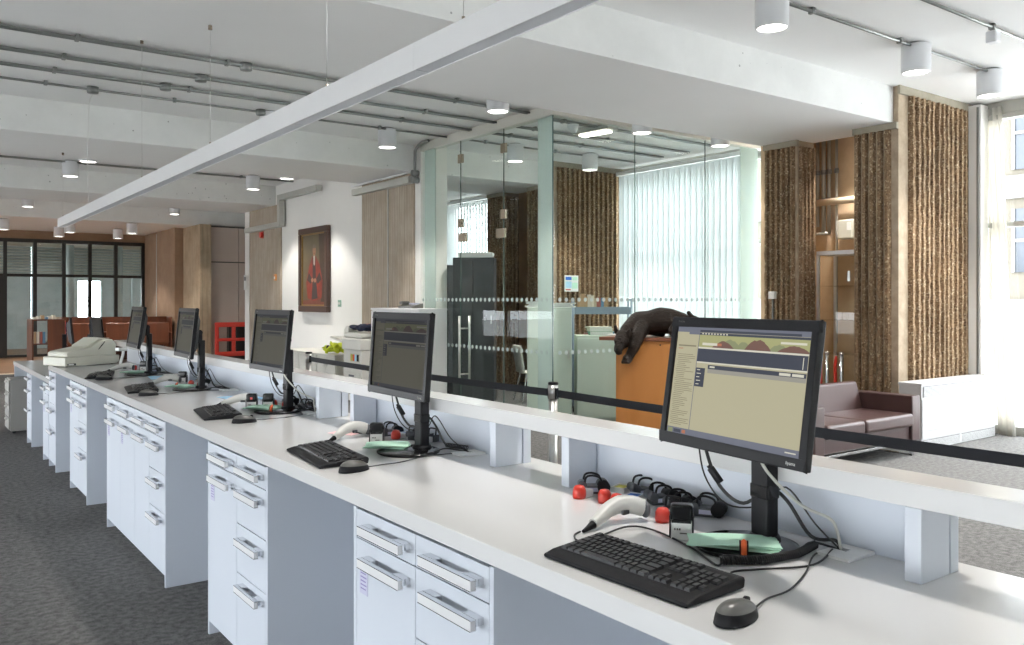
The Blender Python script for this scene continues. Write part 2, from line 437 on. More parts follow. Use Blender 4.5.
    def mesh(self, name, mats):
        me = bpy.data.meshes.new(name)
        me.from_pydata(self.v, [], self.f)
        if not isinstance(mats, (list, tuple)): mats = [mats]
        for k in mats: me.materials.append(M[k] if isinstance(k, str) else k)
        me.polygons.foreach_set('material_index', self.m)
        me.polygons.foreach_set('use_smooth', self.s)
        bm = bmesh.new(); bm.from_mesh(me); bmesh.ops.remove_doubles(bm, verts=bm.verts, dist=1e-6)
        bmesh.ops.recalc_face_normals(bm, faces=bm.faces); bm.to_mesh(me); bm.free()
        me.update()
        return me
    def build(self, name, mats, parent=None, bevel=0.0, seg=2, loc=(0, 0, 0), rot=(0, 0, 0), kind=None, label=None):
        o = bpy.data.objects.new(name, self.mesh(name, mats)); COL.objects.link(o)
        o.location = loc; o.rotation_euler = rot
        if parent: o.parent = parent
        if bevel:
            b = o.modifiers.new('bevel', 'BEVEL'); b.width = bevel; b.segments = seg; b.limit_method = 'ANGLE'; b.angle_limit = rad(40)
            b.harden_normals = False
        if kind: o['kind'] = kind
        if label: o['label'] = label
        return o

def thing(name, label, cat, loc=(0, 0, 0), rz=0.0, group=None):
    o = bpy.data.objects.new(name, None); COL.objects.link(o)
    o.empty_display_size = 0.1
    o.location = loc; o.rotation_euler = (0, 0, rz)
    o['label'] = label; o['category'] = cat
    if group: o['group'] = group
    return o
def tag(o, label, cat, group=None, kind=None):
    o['label'] = label; o['category'] = cat
    if group: o['group'] = group
    if kind: o['kind'] = kind
    return o
def struct(o, label=None, cat=None):
    o['kind'] = 'structure'
    if label: o['label'] = label
    if cat: o['category'] = cat
    return o
def sthing(name, label, cat='structure', loc=(0, 0, 0), rz=0):
    o = thing(name, label, cat, loc, rz); o['kind'] = 'structure'; return o
def copy_tree(o, parent=None):
    c = o.copy(); COL.objects.link(c)
    if parent is not None: c.parent = parent
    for ch in list(o.children): copy_tree(ch, c)
    return c
def place(o, loc, rz=0.0, label=None):
    o.location = loc; o.rotation_euler = (0, 0, rz)
    if label: o['label'] = label
    return o
def text_mesh(s, size, mat_key, name, parent, loc, rot, extrude=0.0003):
    cu = bpy.data.curves.new(name, 'FONT'); cu.body = s; cu.size = size; cu.extrude = extrude; cu.align_x = 'CENTER'; cu.align_y = 'CENTER'
    tmp = bpy.data.objects.new('tmp_text', cu); COL.objects.link(tmp)
    dg = bpy.context.evaluated_depsgraph_get(); dg.update()
    me = bpy.data.meshes.new_from_object(tmp.evaluated_get(dg))
    bpy.data.objects.remove(tmp); bpy.data.curves.remove(cu)
    me.name = name; me.materials.clear(); me.materials.append(M[mat_key])
    o = bpy.data.objects.new(name, me); COL.objects.link(o); o.parent = parent; o.location = loc; o.rotation_euler = rot
    return o
def baked(mb, name, mats, voxel, smooth_it=8):
    """fuse overlapping solids into one continuous skin"""
    o = mb.build(name + '_raw', mats)
    r = o.modifiers.new('r', 'REMESH'); r.mode = 'VOXEL'; r.voxel_size = voxel; r.use_smooth_shade = True
    s = o.modifiers.new('s', 'SMOOTH'); s.iterations = smooth_it; s.factor = 0.5
    dg = bpy.context.evaluated_depsgraph_get(); dg.update()
    me = bpy.data.meshes.new_from_object(o.evaluated_get(dg))
    bpy.data.objects.remove(o)
    me.name = name; me.materials.clear()
    for k in (mats if isinstance(mats, (list, tuple)) else [mats]): me.materials.append(M[k])
    for p in me.polygons: p.use_smooth = True
    return me

# ================================================================== THE SETTING
CEIL = 3.86
SOF = 3.468
WX = 6.25           # plane of the long inner wall and the glass room front
XW = 10.4           # window wall

struct(MB().box(-4.7, 10.6, -5.2, 20.55, -0.12, 0.0).build('floor', 'carpet'), 'grey looped carpet over the whole hall', 'floor')
struct(MB().box(-4.7, 10.6, 20.75, 31.3, -0.12, 0.004).build('floor_far', 'wood_floor'), 'brown wooden floor at the far end of the hall', 'floor')
struct(MB().box(-4.7, 10.6, 20.55, 20.75, -0.12, 0.008).build('trim_1', 'nosing'), 'cream strip between carpet and wooden floor', 'trim')
struct(MB().box(-60, 60, -50, 70, -0.5, -0.42).build('ground', 'pavement'), 'pale paved ground outside the windows', 'ground')

ceiling = struct(MB().box(-4.7, 10.6, -5.2, 26.6, CEIL, CEIL + 0.2).build('ceiling', 'ceiling'), 'pale concrete ceiling with deep cross beams', 'ceiling')
for y0, y1, xe in ((-1.4, 0.35, 10.45), (4.93, 6.64, 9.06), (11.0, 12.68, 9.06), (16.6, 18.3, 10.45), (22.2, 26.55, 10.45)):
    o = MB().box(-4.7, xe, y0, y1, SOF, CEIL + 0.05).build('beam', ['beam', 'ceiling'], ceiling)
    for pl in o.data.polygons:
        if abs(pl.normal.z) > 0.5: pl.material_index = 1

# ---- ribbed concrete piers by the windows
def ribs(mb, o, along, nrm, length, n, z0, z1, depth, seg=64, mi=0, jit=0.14):
    o = Vector(o); along = Vector(along).normalized(); nrm = Vector(nrm).normalized()
    p = length / n
    for i in range(n):
        c = (i + 0.5) * p
        rows = []
        k1, k2 = random.uniform(0.85, 1.15), random.uniform(0.85, 1.1)
        for s in range(seg + 1):
            z = z0 + (z1 - z0) * s / seg
            d = depth * k1 * (1 + random.uniform(-jit, jit * 0.3))
            a = p * 0.40 * k2; b = p * 0.24 * k2
            row = []
            for t, h in ((-a, -0.004), (-b, d), (b, d * random.uniform(0.8, 1.05)), (a, -0.004)):
                j = random.uniform(-1, 1) * p * 0.02 if h > 0 else 0
                q = o + along * (c + t + j) + nrm * h
                row.append((q.x, q.y, z))
            rows += row
        fs = []
        for s in range(seg):
            for k in range(3):
                fs.append((s * 4 + k, s * 4 + k + 1, s * 4 + 4 + k + 1, s * 4 + 4 + k))
        mb.add(rows, fs, mi, False)
        mb.add(rows[-4:], [(0, 1, 2, 3)], mi); mb.add(rows[:4], [(3, 2, 1, 0)], mi)

def pier(y, name, label, alcove=True):
    t = sthing(name, label, 'pier', (0, y, 0))
    # local y measured from the front face
    MB().box(8.72, 10.4, 0.0, 0.06, 0, CEIL).box(8.72, 10.4, 0.06, 0.52, 0, SOF).build('near_leg', 'rib_smooth', t)
    MB().box(8.74, 9.07, 1.27, 1.74, 0, SOF).build('far_leg', 'rib_smooth', t)
    m = MB()
    ribs(m, (8.90, 0.0, 0), (1, 0, 0), (0, -1, 0), 1.5, 14, 0, CEIL - 0.09, 0.055)
    ribs(m, (8.72, 0.07, 0), (0, 1, 0), (-1, 0, 0), 0.44, 5, 0, SOF - 0.07, 0.05)
    ribs(m, (8.74, 1.29, 0), (0, 1, 0), (-1, 0, 0), 0.44, 6, 0, SOF - 0.07, 0.05)
    ribs(m, (8.76, 1.27, 0), (1, 0, 0), (0, -1, 0), 0.32, 4, 0, SOF - 0.07, 0.035)
    o = m.build('ribbing', 'rib', t); o['kind'] = 'stuff'
    MB().box(8.70, 10.4, -0.03, 0.0, CEIL - 0.09, CEIL).box(8.68, 8.72, 0.0, 0.52, SOF - 0.07, SOF).box(8.70, 8.74, 1.25, 1.74, SOF - 0.07, SOF).build('capping', 'rib_cap', t)
    MB().box(9.95, 10.4, 0.52, 2.05, 0, CEIL).build('alcove_back', 'tan_conc', t)
    MB().box(9.07, 9.95, 1.95, 2.05, 0, CEIL).box(9.07, 9.15, 1.74, 1.95, 0, CEIL).build('alcove_side', 'tan_conc', t)
    return t
pier(4.87, 'wall_pier_near', 'ribbed brown concrete pier beside the radiator with a pipe alcove')
pier(10.9, 'wall_pier_far', 'ribbed brown concrete pier seen through the glass room')

# ---- window wall
def window(n, y0, y1, label, mull, trans):
    t = sthing('window_%d' % n, label, 'window')
    m = MB()
    m.box(XW, XW + 0.1, y0, y1, CEIL - 0.14, CEIL, 0).box(XW - 0.02, XW + 0.08, y0, y1, CEIL - 0.2, CEIL - 0.15, 0)
    m.box(XW, XW + 0.1, y0, y1, 0, 0.1, 0)
    m.build('frame', 'galv_dull', t)
    for y in mull: MB().box(XW, XW + 0.1, y - 0.03, y + 0.03, 0.1, CEIL - 0.14).build('mullion', 'galv_dull', t)
    for i in range(len(mull) - 1):
        a, b = mull[i] + 0.03, mull[i + 1] - 0.03
        zs = [0.1] + list(trans) + [CEIL - 0.2]
        for z in trans: MB().box(XW + 0.01, XW + 0.09, a, b, z - 0.03, z + 0.03).build('transom', 'galv_dull', t)
        for k in range(len(zs) - 1):
            MB().box(XW + 0.045, XW + 0.053, a, b, zs[k] + 0.02, zs[k + 1] - 0.02).build('pane', 'glass_clear', t)
    return t
window(1, -5.1, 4.87, 'tall glazed window wall beside the white curtain', [-5.07, -3.1, -1.15, 0.8, 2.75, 4.78], [2.43])
window(2, 6.93, 10.9, 'tall window behind the white blind of the glass room', [6.96, 8.75, 10.87], [2.43])
window(3, 12.96, 16.6, 'tall window beyond the far ribbed pier', [12.99, 14.6, 16.57], [2.43])
struct(MB().box(XW, XW + 0.2, 16.6, 31.3, 0, CEIL).build('wall_right', 'white_paint'), 'plain wall after the last window', 'wall')

# ---- unseen left wall, its low ribbon window added for daylight, and rear wall
def ribbon(n, a, b, fixed, axis, label):
    t = sthing('window_%d' % n, label, 'window')
    def bx(m, u0, u1, z0, z1, d0=0.0, d1=0.15):
        if axis == 'y': m.box(fixed - d1, fixed - d0, u0, u1, z0, z1)
        else: m.box(u0, u1, fixed - d1, fixed - d0, z0, z1)
        return m
    bx(MB(), a, b, 0, 0.3).build('sill_wall', 'white_paint', t)
    bx(MB(), a, b, 1.2, CEIL).build('head_wall', 'white_paint', t)
    k = int((b - a) / 2.7)
    for i in range(k + 1):
        u = a + (b - a) * i / k
        bx(MB(), max(u - 0.06, a), min(u + 0.06, b), 0.3, 1.2).build('mullion', 'white_paint', t)
    return t
ribbon(4, -5.1, 26.5, -4.5, 'y', 'unseen ribbon window added along the staff side, its low opening shaped for the light')
struct(MB().box(-4.7, 10.5, -5.2, -5.0, 0, CEIL).build('wall_rear', 'white_paint'), 'plain white end wall of the hall', 'wall')

# ---- long inner wall with board-marked piers
wi = sthing('wall_inner', 'white wall with board-marked concrete piers beside the glass room', 'wall')
MB().box(WX, WX + 0.45, 10.78, 18.35, 0, CEIL).build('plaster', 'white_paint', wi)
MB().box(WX - 0.03, WX + 0.02, 10.95, 12.65, 0, SOF).build('board_marked_pier', 'board', wi)
MB().box(WX - 0.03, WX + 0.02, 16.25, 18.06, 0, SOF).build('board_marked_pier', 'board', wi)
MB().box(WX - 0.045, WX - 0.03, 11.72, 11.745, 0, 3.28).build('conduit_strip', 'galv_dull', wi)
MB().box(WX - 0.03, WX - 0.0, 18.08, 18.35, 0, CEIL).build('end_post', 'white_paint', wi)
struct(MB().box(6.0, 6.25, 23.2, 26.5, 0, SOF).build('wall_brown', 'brown_conc'), 'smooth brown concrete wall beside the black glazed screen', 'wall')
MB().box(5.985, 6.0, 25.05, 25.09, 0, SOF - 0.05).build('joint_strip', 'galv_dull', bpy.data.objects['wall_brown'])
struct(MB().box(6.22, 6.50, 21.7, 23.2, 0, SOF).build('wall_pier_board', concrete('board_marked_concrete_warm', (0.27, 0.20, 0.13), (0.42, 0.33, 0.23), scale=2.0, boards=2.6, axis='X', bump=0.3)), 'board-marked concrete pier beside the pinkish panels', 'pier')
pk = sthing('wall_recess', 'pinkish beige panelled wall behind the red barrier', 'wall')
for x0, x1 in ((6.50, 7.25), (7.26, 9.0)):
    for z0, z1 in ((0, 2.52), (2.55, 3.42)):
        MB().box(x0, x1, 21.9, 21.98, z0, z1).build('panel', 'pink_panel', pk, bevel=0.004)
MB().box(6.5, 9.0, 21.98, 22.1, 0, SOF).build('backing', 'black_frame', pk)

# ---- far black framed glazed screen
fs = sthing('wall_far', 'black framed glazed screen across the far end of the hall', 'screen')
MB().box(-4.7, 6.05, 26.5, 26.7, 3.22, CEIL).build('lintel', 'brown_conc', fs)
MB().box(-4.7, -0.3, 26.5, 26.7, 0, 3.22).build('side_wall', 'brown_conc', fs)
xs = [-0.3, 0.4, 1.1, 1.8, 2.46, 3.17, 3.88, 4.54, 5.22, 5.96]
m = MB().box(-0.3, 6.0, 26.47, 26.57, 3.14, 3.24)
m.box(-0.3, 6.0, 26.47, 26.57, 2.20, 2.28)
m.box(-0.3, 6.0, 26.47, 26.57, 0, 0.07)
m.build('frame_rail', 'black_frame', fs)
for x in xs: MB().box(x - 0.045, x + 0.045, 26.46, 26.58, 0, 3.22).build('mullion', 'black_frame', fs)
MB().box(1.8, 2.5, 26.45, 26.55, 0.0, 2.2).build('door_leaf', 'black_frame', fs)
for i in range(len(xs) - 1):
    for z0, z1 in ((0.07, 2.2), (2.28, 3.14)):
        MB().box(xs[i] + 0.045, xs[i + 1] - 0.045, 26.515, 26.525, z0, z1).build('pane', 'glass_far', fs)
dm = MB()
for i in range(4, len(xs) - 1):
    for k in range(5):
        x = xs[i] + 0.045 + (xs[i + 1] - xs[i] - 0.09) * (k + 0.5) / 5
        for z in (0.95, 1.55):
            dm.cyl((x, 26.505, z), (x, 26.511, z), 0.022, n=8, smooth=False)
o = dm.build('manifestation_dots', 'dot', fs); o['kind'] = 'stuff'
# lobby behind it
lb = sthing('wall_lobby', 'pale blue-grey concrete lobby wall behind the black screen', 'wall')
for x0, x1 in ((-4.7, 1.2), (1.23, 2.4), (2.43, 3.6), (3.63, 4.95), (5.65, 6.6), (6.63, 8.0), (8.03, 10.4)):
    MB().box(x0, x1, 31.0, 31.2, 0, 3.9).build('panel', 'pale_blue_conc', lb)
MB().box(4.95, 5.65, 31.0, 31.2, 2.2, 3.9).box(4.95, 5.65, 31.0, 31.2, 0, 0.75).build('panel', 'pale_blue_conc', lb)
rl = random.Random(4)
for k in range(11):  # made-up slats imitating the pale glinting ripples behind the upper panes
    z = 2.36 + k * 0.09
    MB().prism([(30.85, z), (30.99, z + 0.05), (30.99, z + 0.06), (30.85, z + 0.02)], 1.0 + rl.uniform(0, 1), 9.0, 'x').build('glint_slat', 'cream_metal', lb)
for x, r in ((5.9, 0.14), (6.9, 0.2), (4.5, 0.12)):
    MB().cyl((x, 29.6, 0), (x, 29.6, 3.3), r, n=20).build('column', 'pale_blue_conc', lb)
m = MB()
for k in range(30):
    y = 26.75 + k * 0.15
    m.prism([(y, 3.34), (y + 0.15, 3.34), (y + 0.15, 3.40), (y + 0.075, 3.28)], -4.5, 9.5, 'x')
struct(m.build('ceiling_lobby', mat('lobby_ceiling', (0.42, 0.40, 0.33), 0.25, var=0.3, scale=2)), 'ridged ceiling of the lobby behind the screen', 'ceiling')

# ---- buildings outside the right-hand windows
ob = thing('stone_building', 'pale stone building across the street seen through the window', 'building', (30, 0, -0.42))
MB().box(0, 3, -20, 40, 0, 9.5).build('wall', 'stone_out', ob)
MB().box(-0.15, 0, -20, 40, 5.35, 6.1).build('band_course', 'white_out', ob)
MB().box(-0.12, 0, -20, 40, 0, 2.0).build('base_course', 'white_out', ob)
for k in range(11):
    y = 12.7 - 2.5 - 4.6 * (k - 3)
    for z0, z1 in ((2.9, 5.0), (6.3, 8.7)):
        w = MB().box(-0.06, 0.02, y, y + 2.5, z0, z1).build('window', 'win_out', ob)
        MB().box(-0.12, -0.06, y + 1.2, y + 1.3, z0, z1).box(-0.12, -0.06, y, y + 2.5, (z0 + z1) / 2 - 0.05, (z0 + z1) / 2 + 0.05).box(-0.12, -0.05, y - 0.1, y, z0, z1).box(-0.12, -0.05, y + 2.5, y + 2.6, z0, z1).build('glazing_bar', 'white_out', w)

# ================================================================== GLASS ROOM
GX, GY, GT = 6.28, 7.75, 3.735
gr = thing('glass_room', 'frameless glass meeting room with etched dots between white wall and windows', 'glass partition', (GX, GY, 0))
def ly(y): return y - GY
def lx(x): return x - GX
MB().box(-0.04, 0.08, 0.071, ly(10.78), GT, CEIL).build('header_rail', 'cream_metal', gr, label='cream rail above the door side')
MB().box(-0.04, lx(10.35), -0.05, 0.07, GT, CEIL).build('header_rail', 'cream_metal', gr, label='cream rail above the long side')
MB().box(-0.02, 0.02, 0, ly(10.78), 0, 0.03).box(0, lx(10.3), -0.02, 0.02, 0, 0.03).build('floor_channel', 'steel', gr)
T = 0.006
# door side, from the corner to the white wall
MB().box(-T, T, 0.012, ly(8.74) - 0.004, 0.03, GT).build('pane', 'glass_room', gr)
MB().box(-T, T, ly(9.75) + 0.004, ly(10.77), 0.03, GT).build('pane', 'glass_room', gr)
MB().box(-T, T, ly(8.74) + 0.002, ly(9.75) - 0.002, 2.43, GT).build('pane', 'glass_room', gr)
dr = MB().box(-T, T, ly(8.74) + 0.004, ly(9.75) - 0.004, 0.012, 2.42).build('door_leaf', 'glass_room', gr)
# long side
for a, b in ((6.28, 7.62), (7.62, 8.95), (8.95, 10.28)):
    MB().box(lx(a) + (0.012 if a < 6.3 else 0.004), lx(b) - 0.004, -T, T, 0.03, GT).build('pane', 'glass_room', gr)
MB().box(-0.008, 0.004, -0.008, 0.004, 0.03, GT).build('corner_seal', 'glass_edge', gr)
for x in (7.62, 8.95): MB().box(lx(x) - 0.003, lx(x) + 0.003, -0.007, 0.007, 0.03, GT).build('pane_joint', 'glass_edge', gr)
for y in (8.74, 9.75): MB().box(-0.007, 0.007, ly(y) - 0.003, ly(y) + 0.003, 0.03, GT).build('pane_joint', 'glass_edge', gr)
MB().box(0.012, 0.03, 0.03, 0.30, 0.03, GT).build('corner_fin', 'frost', gr)
MB().box(0.012, 0.03, ly(10.45), ly(10.74), 0.03, GT).build('wall_fin', 'frost', gr)
MB().box(lx(9.72), lx(10.1), 0.012, 0.03, 0.03, GT).build('window_fin', 'frost', gr)
for y, z, s in ((9.75, 3.5, 0), (8.74, 3.5, 0), (9.75, 2.62, 0), (8.74, 2.66, 0), (9.70, 2.42, 1), (8.80, 2.42, 1)):
    w = 0.05 if not s else 0.09
    MB().box(-0.02, 0.02, ly(y) - w, ly(y) + w, z - 0.07, z + 0.05).build('patch_fitting', 'bronze_fit', gr, bevel=0.004)
for sx in (-1, 1):
    m = MB().cyl((sx * 0.08, ly(9.66), 0.42), (sx * 0.08, ly(9.66), 1.34), 0.016, n=14)
    for z in (0.55, 1.17): m.cyl((0, ly(9.66), z), (sx * 0.08, ly(9.66), z), 0.010, n=10)
    m.build('pull_handle', 'steel', dr)
m = MB()
for z in (0.93, 1.56):
    for k in range(30):
        y = 0.10 + k * 0.1
        m.cyl((-0.009, y, z), (-0.007, y, z), 0.026, n=10, smooth=False)
    for k in range(39):
        x = 0.10 + k * 0.1
        m.cyl((x, -0.009, z), (x, -0.007, z), 0.026, n=10, smooth=False)
o = m.build('manifestation_dots', 'dot', gr); o['kind'] = 'stuff'

# vertical blinds
def blind(label, y0, y1, x=10.22):
    t = thing('vertical_blind', label, 'blind', (x, y0, 0))
    MB().box(-0.03, 0.03, 0, y1 - y0, 3.72, 3.78).build('head_rail', 'white_metal', t)
    n = int((y1 - y0) / 0.118)
    sl = MB().cbox((0, 0, 1.9), (0.002, 0.139, 3.62), rot=Matrix.Rotation(rad(-9), 3, 'Z'))
    me = sl.mesh('slat', 'blind')
    for k in range(n):
        s = bpy.data.objects.new('slat', me); COL.objects.link(s); s.parent = t
        s.location = (0, 0.06 + k * 0.118, 0); s.rotation_euler = (0, 0, rad(random.uniform(-2, 2)))
    return t
blind('long white vertical blind inside the glass room', 7.95, 10.83)
blind('white vertical blind beyond the far ribbed pier', 12.72, 16.5)

# ================================================================== CEILING SERVICES
lamp = thing('downlight', 'x', 'ceiling lamp', (0, 0, 0), 0, 'white cylinder ceiling lamps')
MB().lathe([(0.0, 0.25), (0.118, 0.25), (0.124, 0.244), (0.124, 0.006), (0.120, 0.0), (0.112, 0.0), (0.108, 0.012), (0.108, 0.03)], n=36).build('housing', 'lamp_body', lamp)
MB().lathe([(0.0, 0.010), (0.108, 0.010), (0.108, 0.014), (0.0, 0.014)], n=32).build('lens', 'lens', lamp)
MB().lathe([(0.0, 0.262), (0.09, 0.262), (0.09, 0.249), (0.0, 0.249)], n=24).build('mount_plate', 'galv', lamp)
def lamp_light(l, e=225):
    d = bpy.data.lights.new('lamp_beam', 'SPOT'); d.energy = e; d.spot_size = rad(95); d.spot_blend = 0.45; d.shadow_soft_size = 0.11
    d.color = (1.0, 0.95, 0.885)
    o = bpy.data.objects.new('lamp_beam', d); COL.objects.link(o); o.parent = l; o.location = (0, 0, -0.01)
spots = [
 ((5.35, 3.98), CEIL, 'cylinder ceiling lamp cut by the top edge of the photo, above the corner beam'),
 ((7.44, 3.99), CEIL, 'middle cylinder ceiling lamp of the row before the ribbed pier'),
 ((8.88, 4.0), CEIL, 'cylinder ceiling lamp nearest the white curtain'),
 ((5.31, 7.50), CEIL, 'cylinder ceiling lamp just outside the glass room corner'),
 ((5.36, 10.14), CEIL, 'cylinder ceiling lamp above the copier and glass door side'),
 ((7.42, 7.42), CEIL, 'cylinder ceiling lamp above the bronze big cat'),
 ((8.87, 7.42), CEIL, 'cylinder ceiling lamp before the blind end of the glass room'),
 ((7.42, 10.04), CEIL, 'cylinder ceiling lamp inside the glass room left of the etched corner'),
 ((8.85, 10.0), CEIL, 'cylinder ceiling lamp inside the glass room over the ribbed pier'),
 ((3.73, 10.1), CEIL, 'cylinder ceiling lamp half hidden behind the long pendant'),
 ((2.38, 15.6), CEIL, 'cylinder ceiling lamp hanging left of the pendant end'),
 ((5.38, 15.43), CEIL, 'cylinder ceiling lamp left of the painted portrait'),
 ((2.34, 13.8), CEIL, 'lamp showing only its lit disc beside the white power cable'),
 ((5.37, 13.75), CEIL, 'lamp showing only its lit disc above the portrait'),
 ((2.40, 21.2), CEIL, 'far lamp showing only its lit disc at the left edge'),
 ((5.43, 21.0), CEIL, 'far lamp showing only its lit disc above the brown pier'),
 ((2.10, 23.0), SOF, 'far cylinder lamp at the left edge above the black screen'),
 ((3.51, 23.06), SOF, 'far cylinder lamp right behind the pendant tip'),
 ((3.50, 24.68), SOF, 'far cylinder lamp just left of the pendant tip'),
 ((4.80, 22.49), SOF, 'right one of two far lamps above the black screen'),
 ((4.89, 24.54), SOF, 'left one of two far lamps above the black screen'),
 ((5.35, 1.6), CEIL, 'added unseen ceiling lamp above the near end of the visitor side'),  # out-of-view lamp added to help light the hall
 ((9.45, 5.85), CEIL, 'unseen lamp added high up in the pipe alcove to brighten it'),  # added out of sight to brighten the alcove walls
 ((7.44, 1.6), CEIL, 'added unseen ceiling lamp above the open floor before the sofa'),  # extra unseen lamp, put in for light on this side of the hall
 ((2.40, 3.98), CEIL, 'added unseen ceiling lamp above the second station'),  # added above the view to lighten the worktop below
 ((2.40, 1.6), CEIL, 'added unseen ceiling lamp above the nearest station'),  # another unseen lamp put in to brighten the near worktop
]
for i, ((x, y), z, lab) in enumerate(spots):
    l = lamp if i == 0 else copy_tree(lamp)
    place(l, (x, y, z - 0.262), 0, lab)
for l in [o for o in scene.objects if o.name.startswith('downlight')]: lamp_light(l)

def conduit(y, x0, x1, lab, pair=True, boxes=(), z=CEIL - 0.03, clips=1.3):
    t = thing('ceiling_conduit', lab, 'conduit', (x0, y, z), 0, 'steel conduits along the ceiling')
    L = x1 - x0
    for dy in ((-0.024, 0.024) if pair else (0,)):
        MB().cyl((0, dy, 0), (L, dy, 0), 0.0135, n=10).build('pipe', 'galv', t)
    k = int(L / clips)
    for i in range(k):
        x = 0.5 + i * clips
        MB().cbox((x, 0, 0.005), (0.035, 0.09 if pair else 0.05, 0.05)).build('saddle_clip', 'galv', t, bevel=0.005)
    for x in boxes:
        MB().lathe([(0, -0.045), (0.055, -0.04), (0.06, -0.02), (0.06, 0.028), (0, 0.028)], c=(x - x0, 0, 0), n=18).build('junction_box', 'galv', t)
    return t
conduit(8.17, -4.4, 6.24, 'nearest of four ceiling conduits above the pendant, with a round box', True, (2.78,))
conduit(8.87, -4.4, 6.24, 'second of four ceiling conduits above the pendant', True, (2.55,))
conduit(9.45, -4.4, 6.24, 'third of four ceiling conduits above the pendant', True, (2.35,))
conduit(10.05, -4.4, 6.24, 'single conduit nearest the pitted beam, lamp lead hanging from it', False, (1.75, 3.6))
for k, (y, lab) in enumerate(((8.3, 'conduit inside the glass room nearest its long side'), (8.9, 'second conduit inside the glass room'), (9.45, 'third conduit inside the glass room'), (10.05, 'conduit inside the glass room feeding its lamps'))):
    conduit(y, 6.4, 9.9, lab, k != 3)
conduit(15.55, -4.4, 6.2, 'far ceiling conduit feeding the lamps before the portrait', True)
conduit(3.98, 5.35, 9.0, 'bright ceiling conduit linking three lamps at the upper right', False, ())
conduit(3.32, 5.6, 10.0, 'ceiling conduit in the upper right corner carrying the sensor', False, ())
t = thing('ceiling_sensor', 'small grey sensor box under the corner conduit', 'sensor', (7.42, 3.32, CEIL - 0.16))
MB().box(-0.045, 0.045, -0.045, 0.045, 0, 0.10).build('body', 'lamp_body', t, bevel=0.012)
MB().cyl((0, 0, 0.1), (0, 0, 0.13), 0.02, n=12).build('neck', 'galv', t)
t = thing('smoke_detector', 'round pale detector on the glass room ceiling', 'detector', (7.06, 8.3, CEIL - 0.15))
MB().lathe([(0, 0), (0.04, 0), (0.055, 0.03), (0.075, 0.07), (0.075, 0.10), (0, 0.10)], n=20).build('body', 'lamp_body', t)
t = thing('fluorescent_fitting', 'tilted bright fluorescent lamp inside the glass room', 'ceiling lamp', (7.55, 8.42, CEIL - 0.125), rad(8))
MB().box(-0.11, 0.11, -0.3, 0.3, 0.05, 0.11).build('tray', 'galv_dull', t)
MB().box(-0.07, 0.07, -0.24, 0.24, 0.02, 0.05).build('tube', 'tube_light', t, bevel=0.015)

# trunking on the piers
t = thing('cable_trunking', 'grey steel trunking over the board-marked pier beside the glass door', 'trunking', (WX - 0.032, 10.92, 3.28))
MB().box(-0.10, 0, 0, 1.9, 0, 0.10).build('channel', 'galv_dull', t)
MB().prism([(-0.115, 0.135), (0, 0.16), (0, 0.185), (-0.115, 0.16)], 0, 1.9, 'y').build('lid', 'white_metal', t)
t = thing('cable_trunking', 'grey steel trunking stepping up over the pier left of the portrait', 'trunking', (WX - 0.032, 16.15, 3.0))
MB().box(-0.10, 0, 0, 1.95, 0, 0.10).build('channel', 'galv_dull', t)
MB().box(-0.11, 0, -0.12, 0, 0, 0.62).build('riser', 'galv_dull', t)
MB().box(-0.11, 0.0, -1.9, -0.12, 0.52, 0.62).build('upper_run', 'galv_dull', t)
t = thing('bent_conduit', 'bent steel conduit dropping to the trunking beside the glass room', 'conduit', (WX - 0.06, 10.85, 3.3))
MB().tube([(0, 0, 0), (0, 0, 0.35), (0, -0.02, 0.46), (-0.02, -0.2, 0.52), (-0.02, -0.42, 0.53)], 0.022, n=12).build('pipe', 'galv', t)
MB().cyl((-0.05, 0, 0.02), (0.05, 0, 0.02), 0.05, n=16).cyl((-0.05, 0, 0.12), (0.05, 0, 0.12), 0.045, n=16).build('junction_box', 'galv', t)

# long pendant light
pd = thing('pendant_light', 'long white linear pendant light hung on wires over the counter', 'pendant light', (1.79, 0, 2.508))
ys = [12.46 - 1.34 * k for k in range(10)]
for a, b in zip(ys[1:], ys[:-1]):
    m = MB().box(-0.04, -0.036, a + 0.001, b - 0.001, 0, 0.114).box(0.036, 0.04, a + 0.001, b - 0.001, 0, 0.114).box(-0.036, 0.036, a + 0.001, b - 0.001, 0.104, 0.114)
    m.build('housing', 'white_metal', pd)
    MB().box(-0.036, 0.036, a + 0.004, b - 0.004, 0.004, 0.008).build('diffuser', 'panel_grey', pd)
MB().box(-0.04, 0.04, 12.459, 12.464, 0, 0.114).build('end_cap', 'white_metal', pd)
for y in (12.3, 8.0, 6.0, 4.04, 2.76, 1.4):
    zt = (SOF if 11.0 < y < 12.68 or 4.93 < y < 6.64 else CEIL) - 2.508
    MB().cyl((0, y, 0.114), (0, y, zt), 0.0016, n=6).build('suspension_wire', 'steel', pd)
    MB().cyl((0, y, zt - 0.03), (0, y, zt), 0.014, n=10).cyl((0, y, 0.114), (0, y, 0.145), 0.007, n=8).build('wire_anchor', 'bronze_fit', pd)
MB().tube([(0, 10.56, 0.114), (0.006, 10.57, 0.3), (-0.006, 10.56, 0.7), (0.004, 10.55, 1.0), (0, 10.45, 1.28), (0, 10.1, 1.32)], 0.005, n=6).build('power_cable', 'white_plastic', pd)

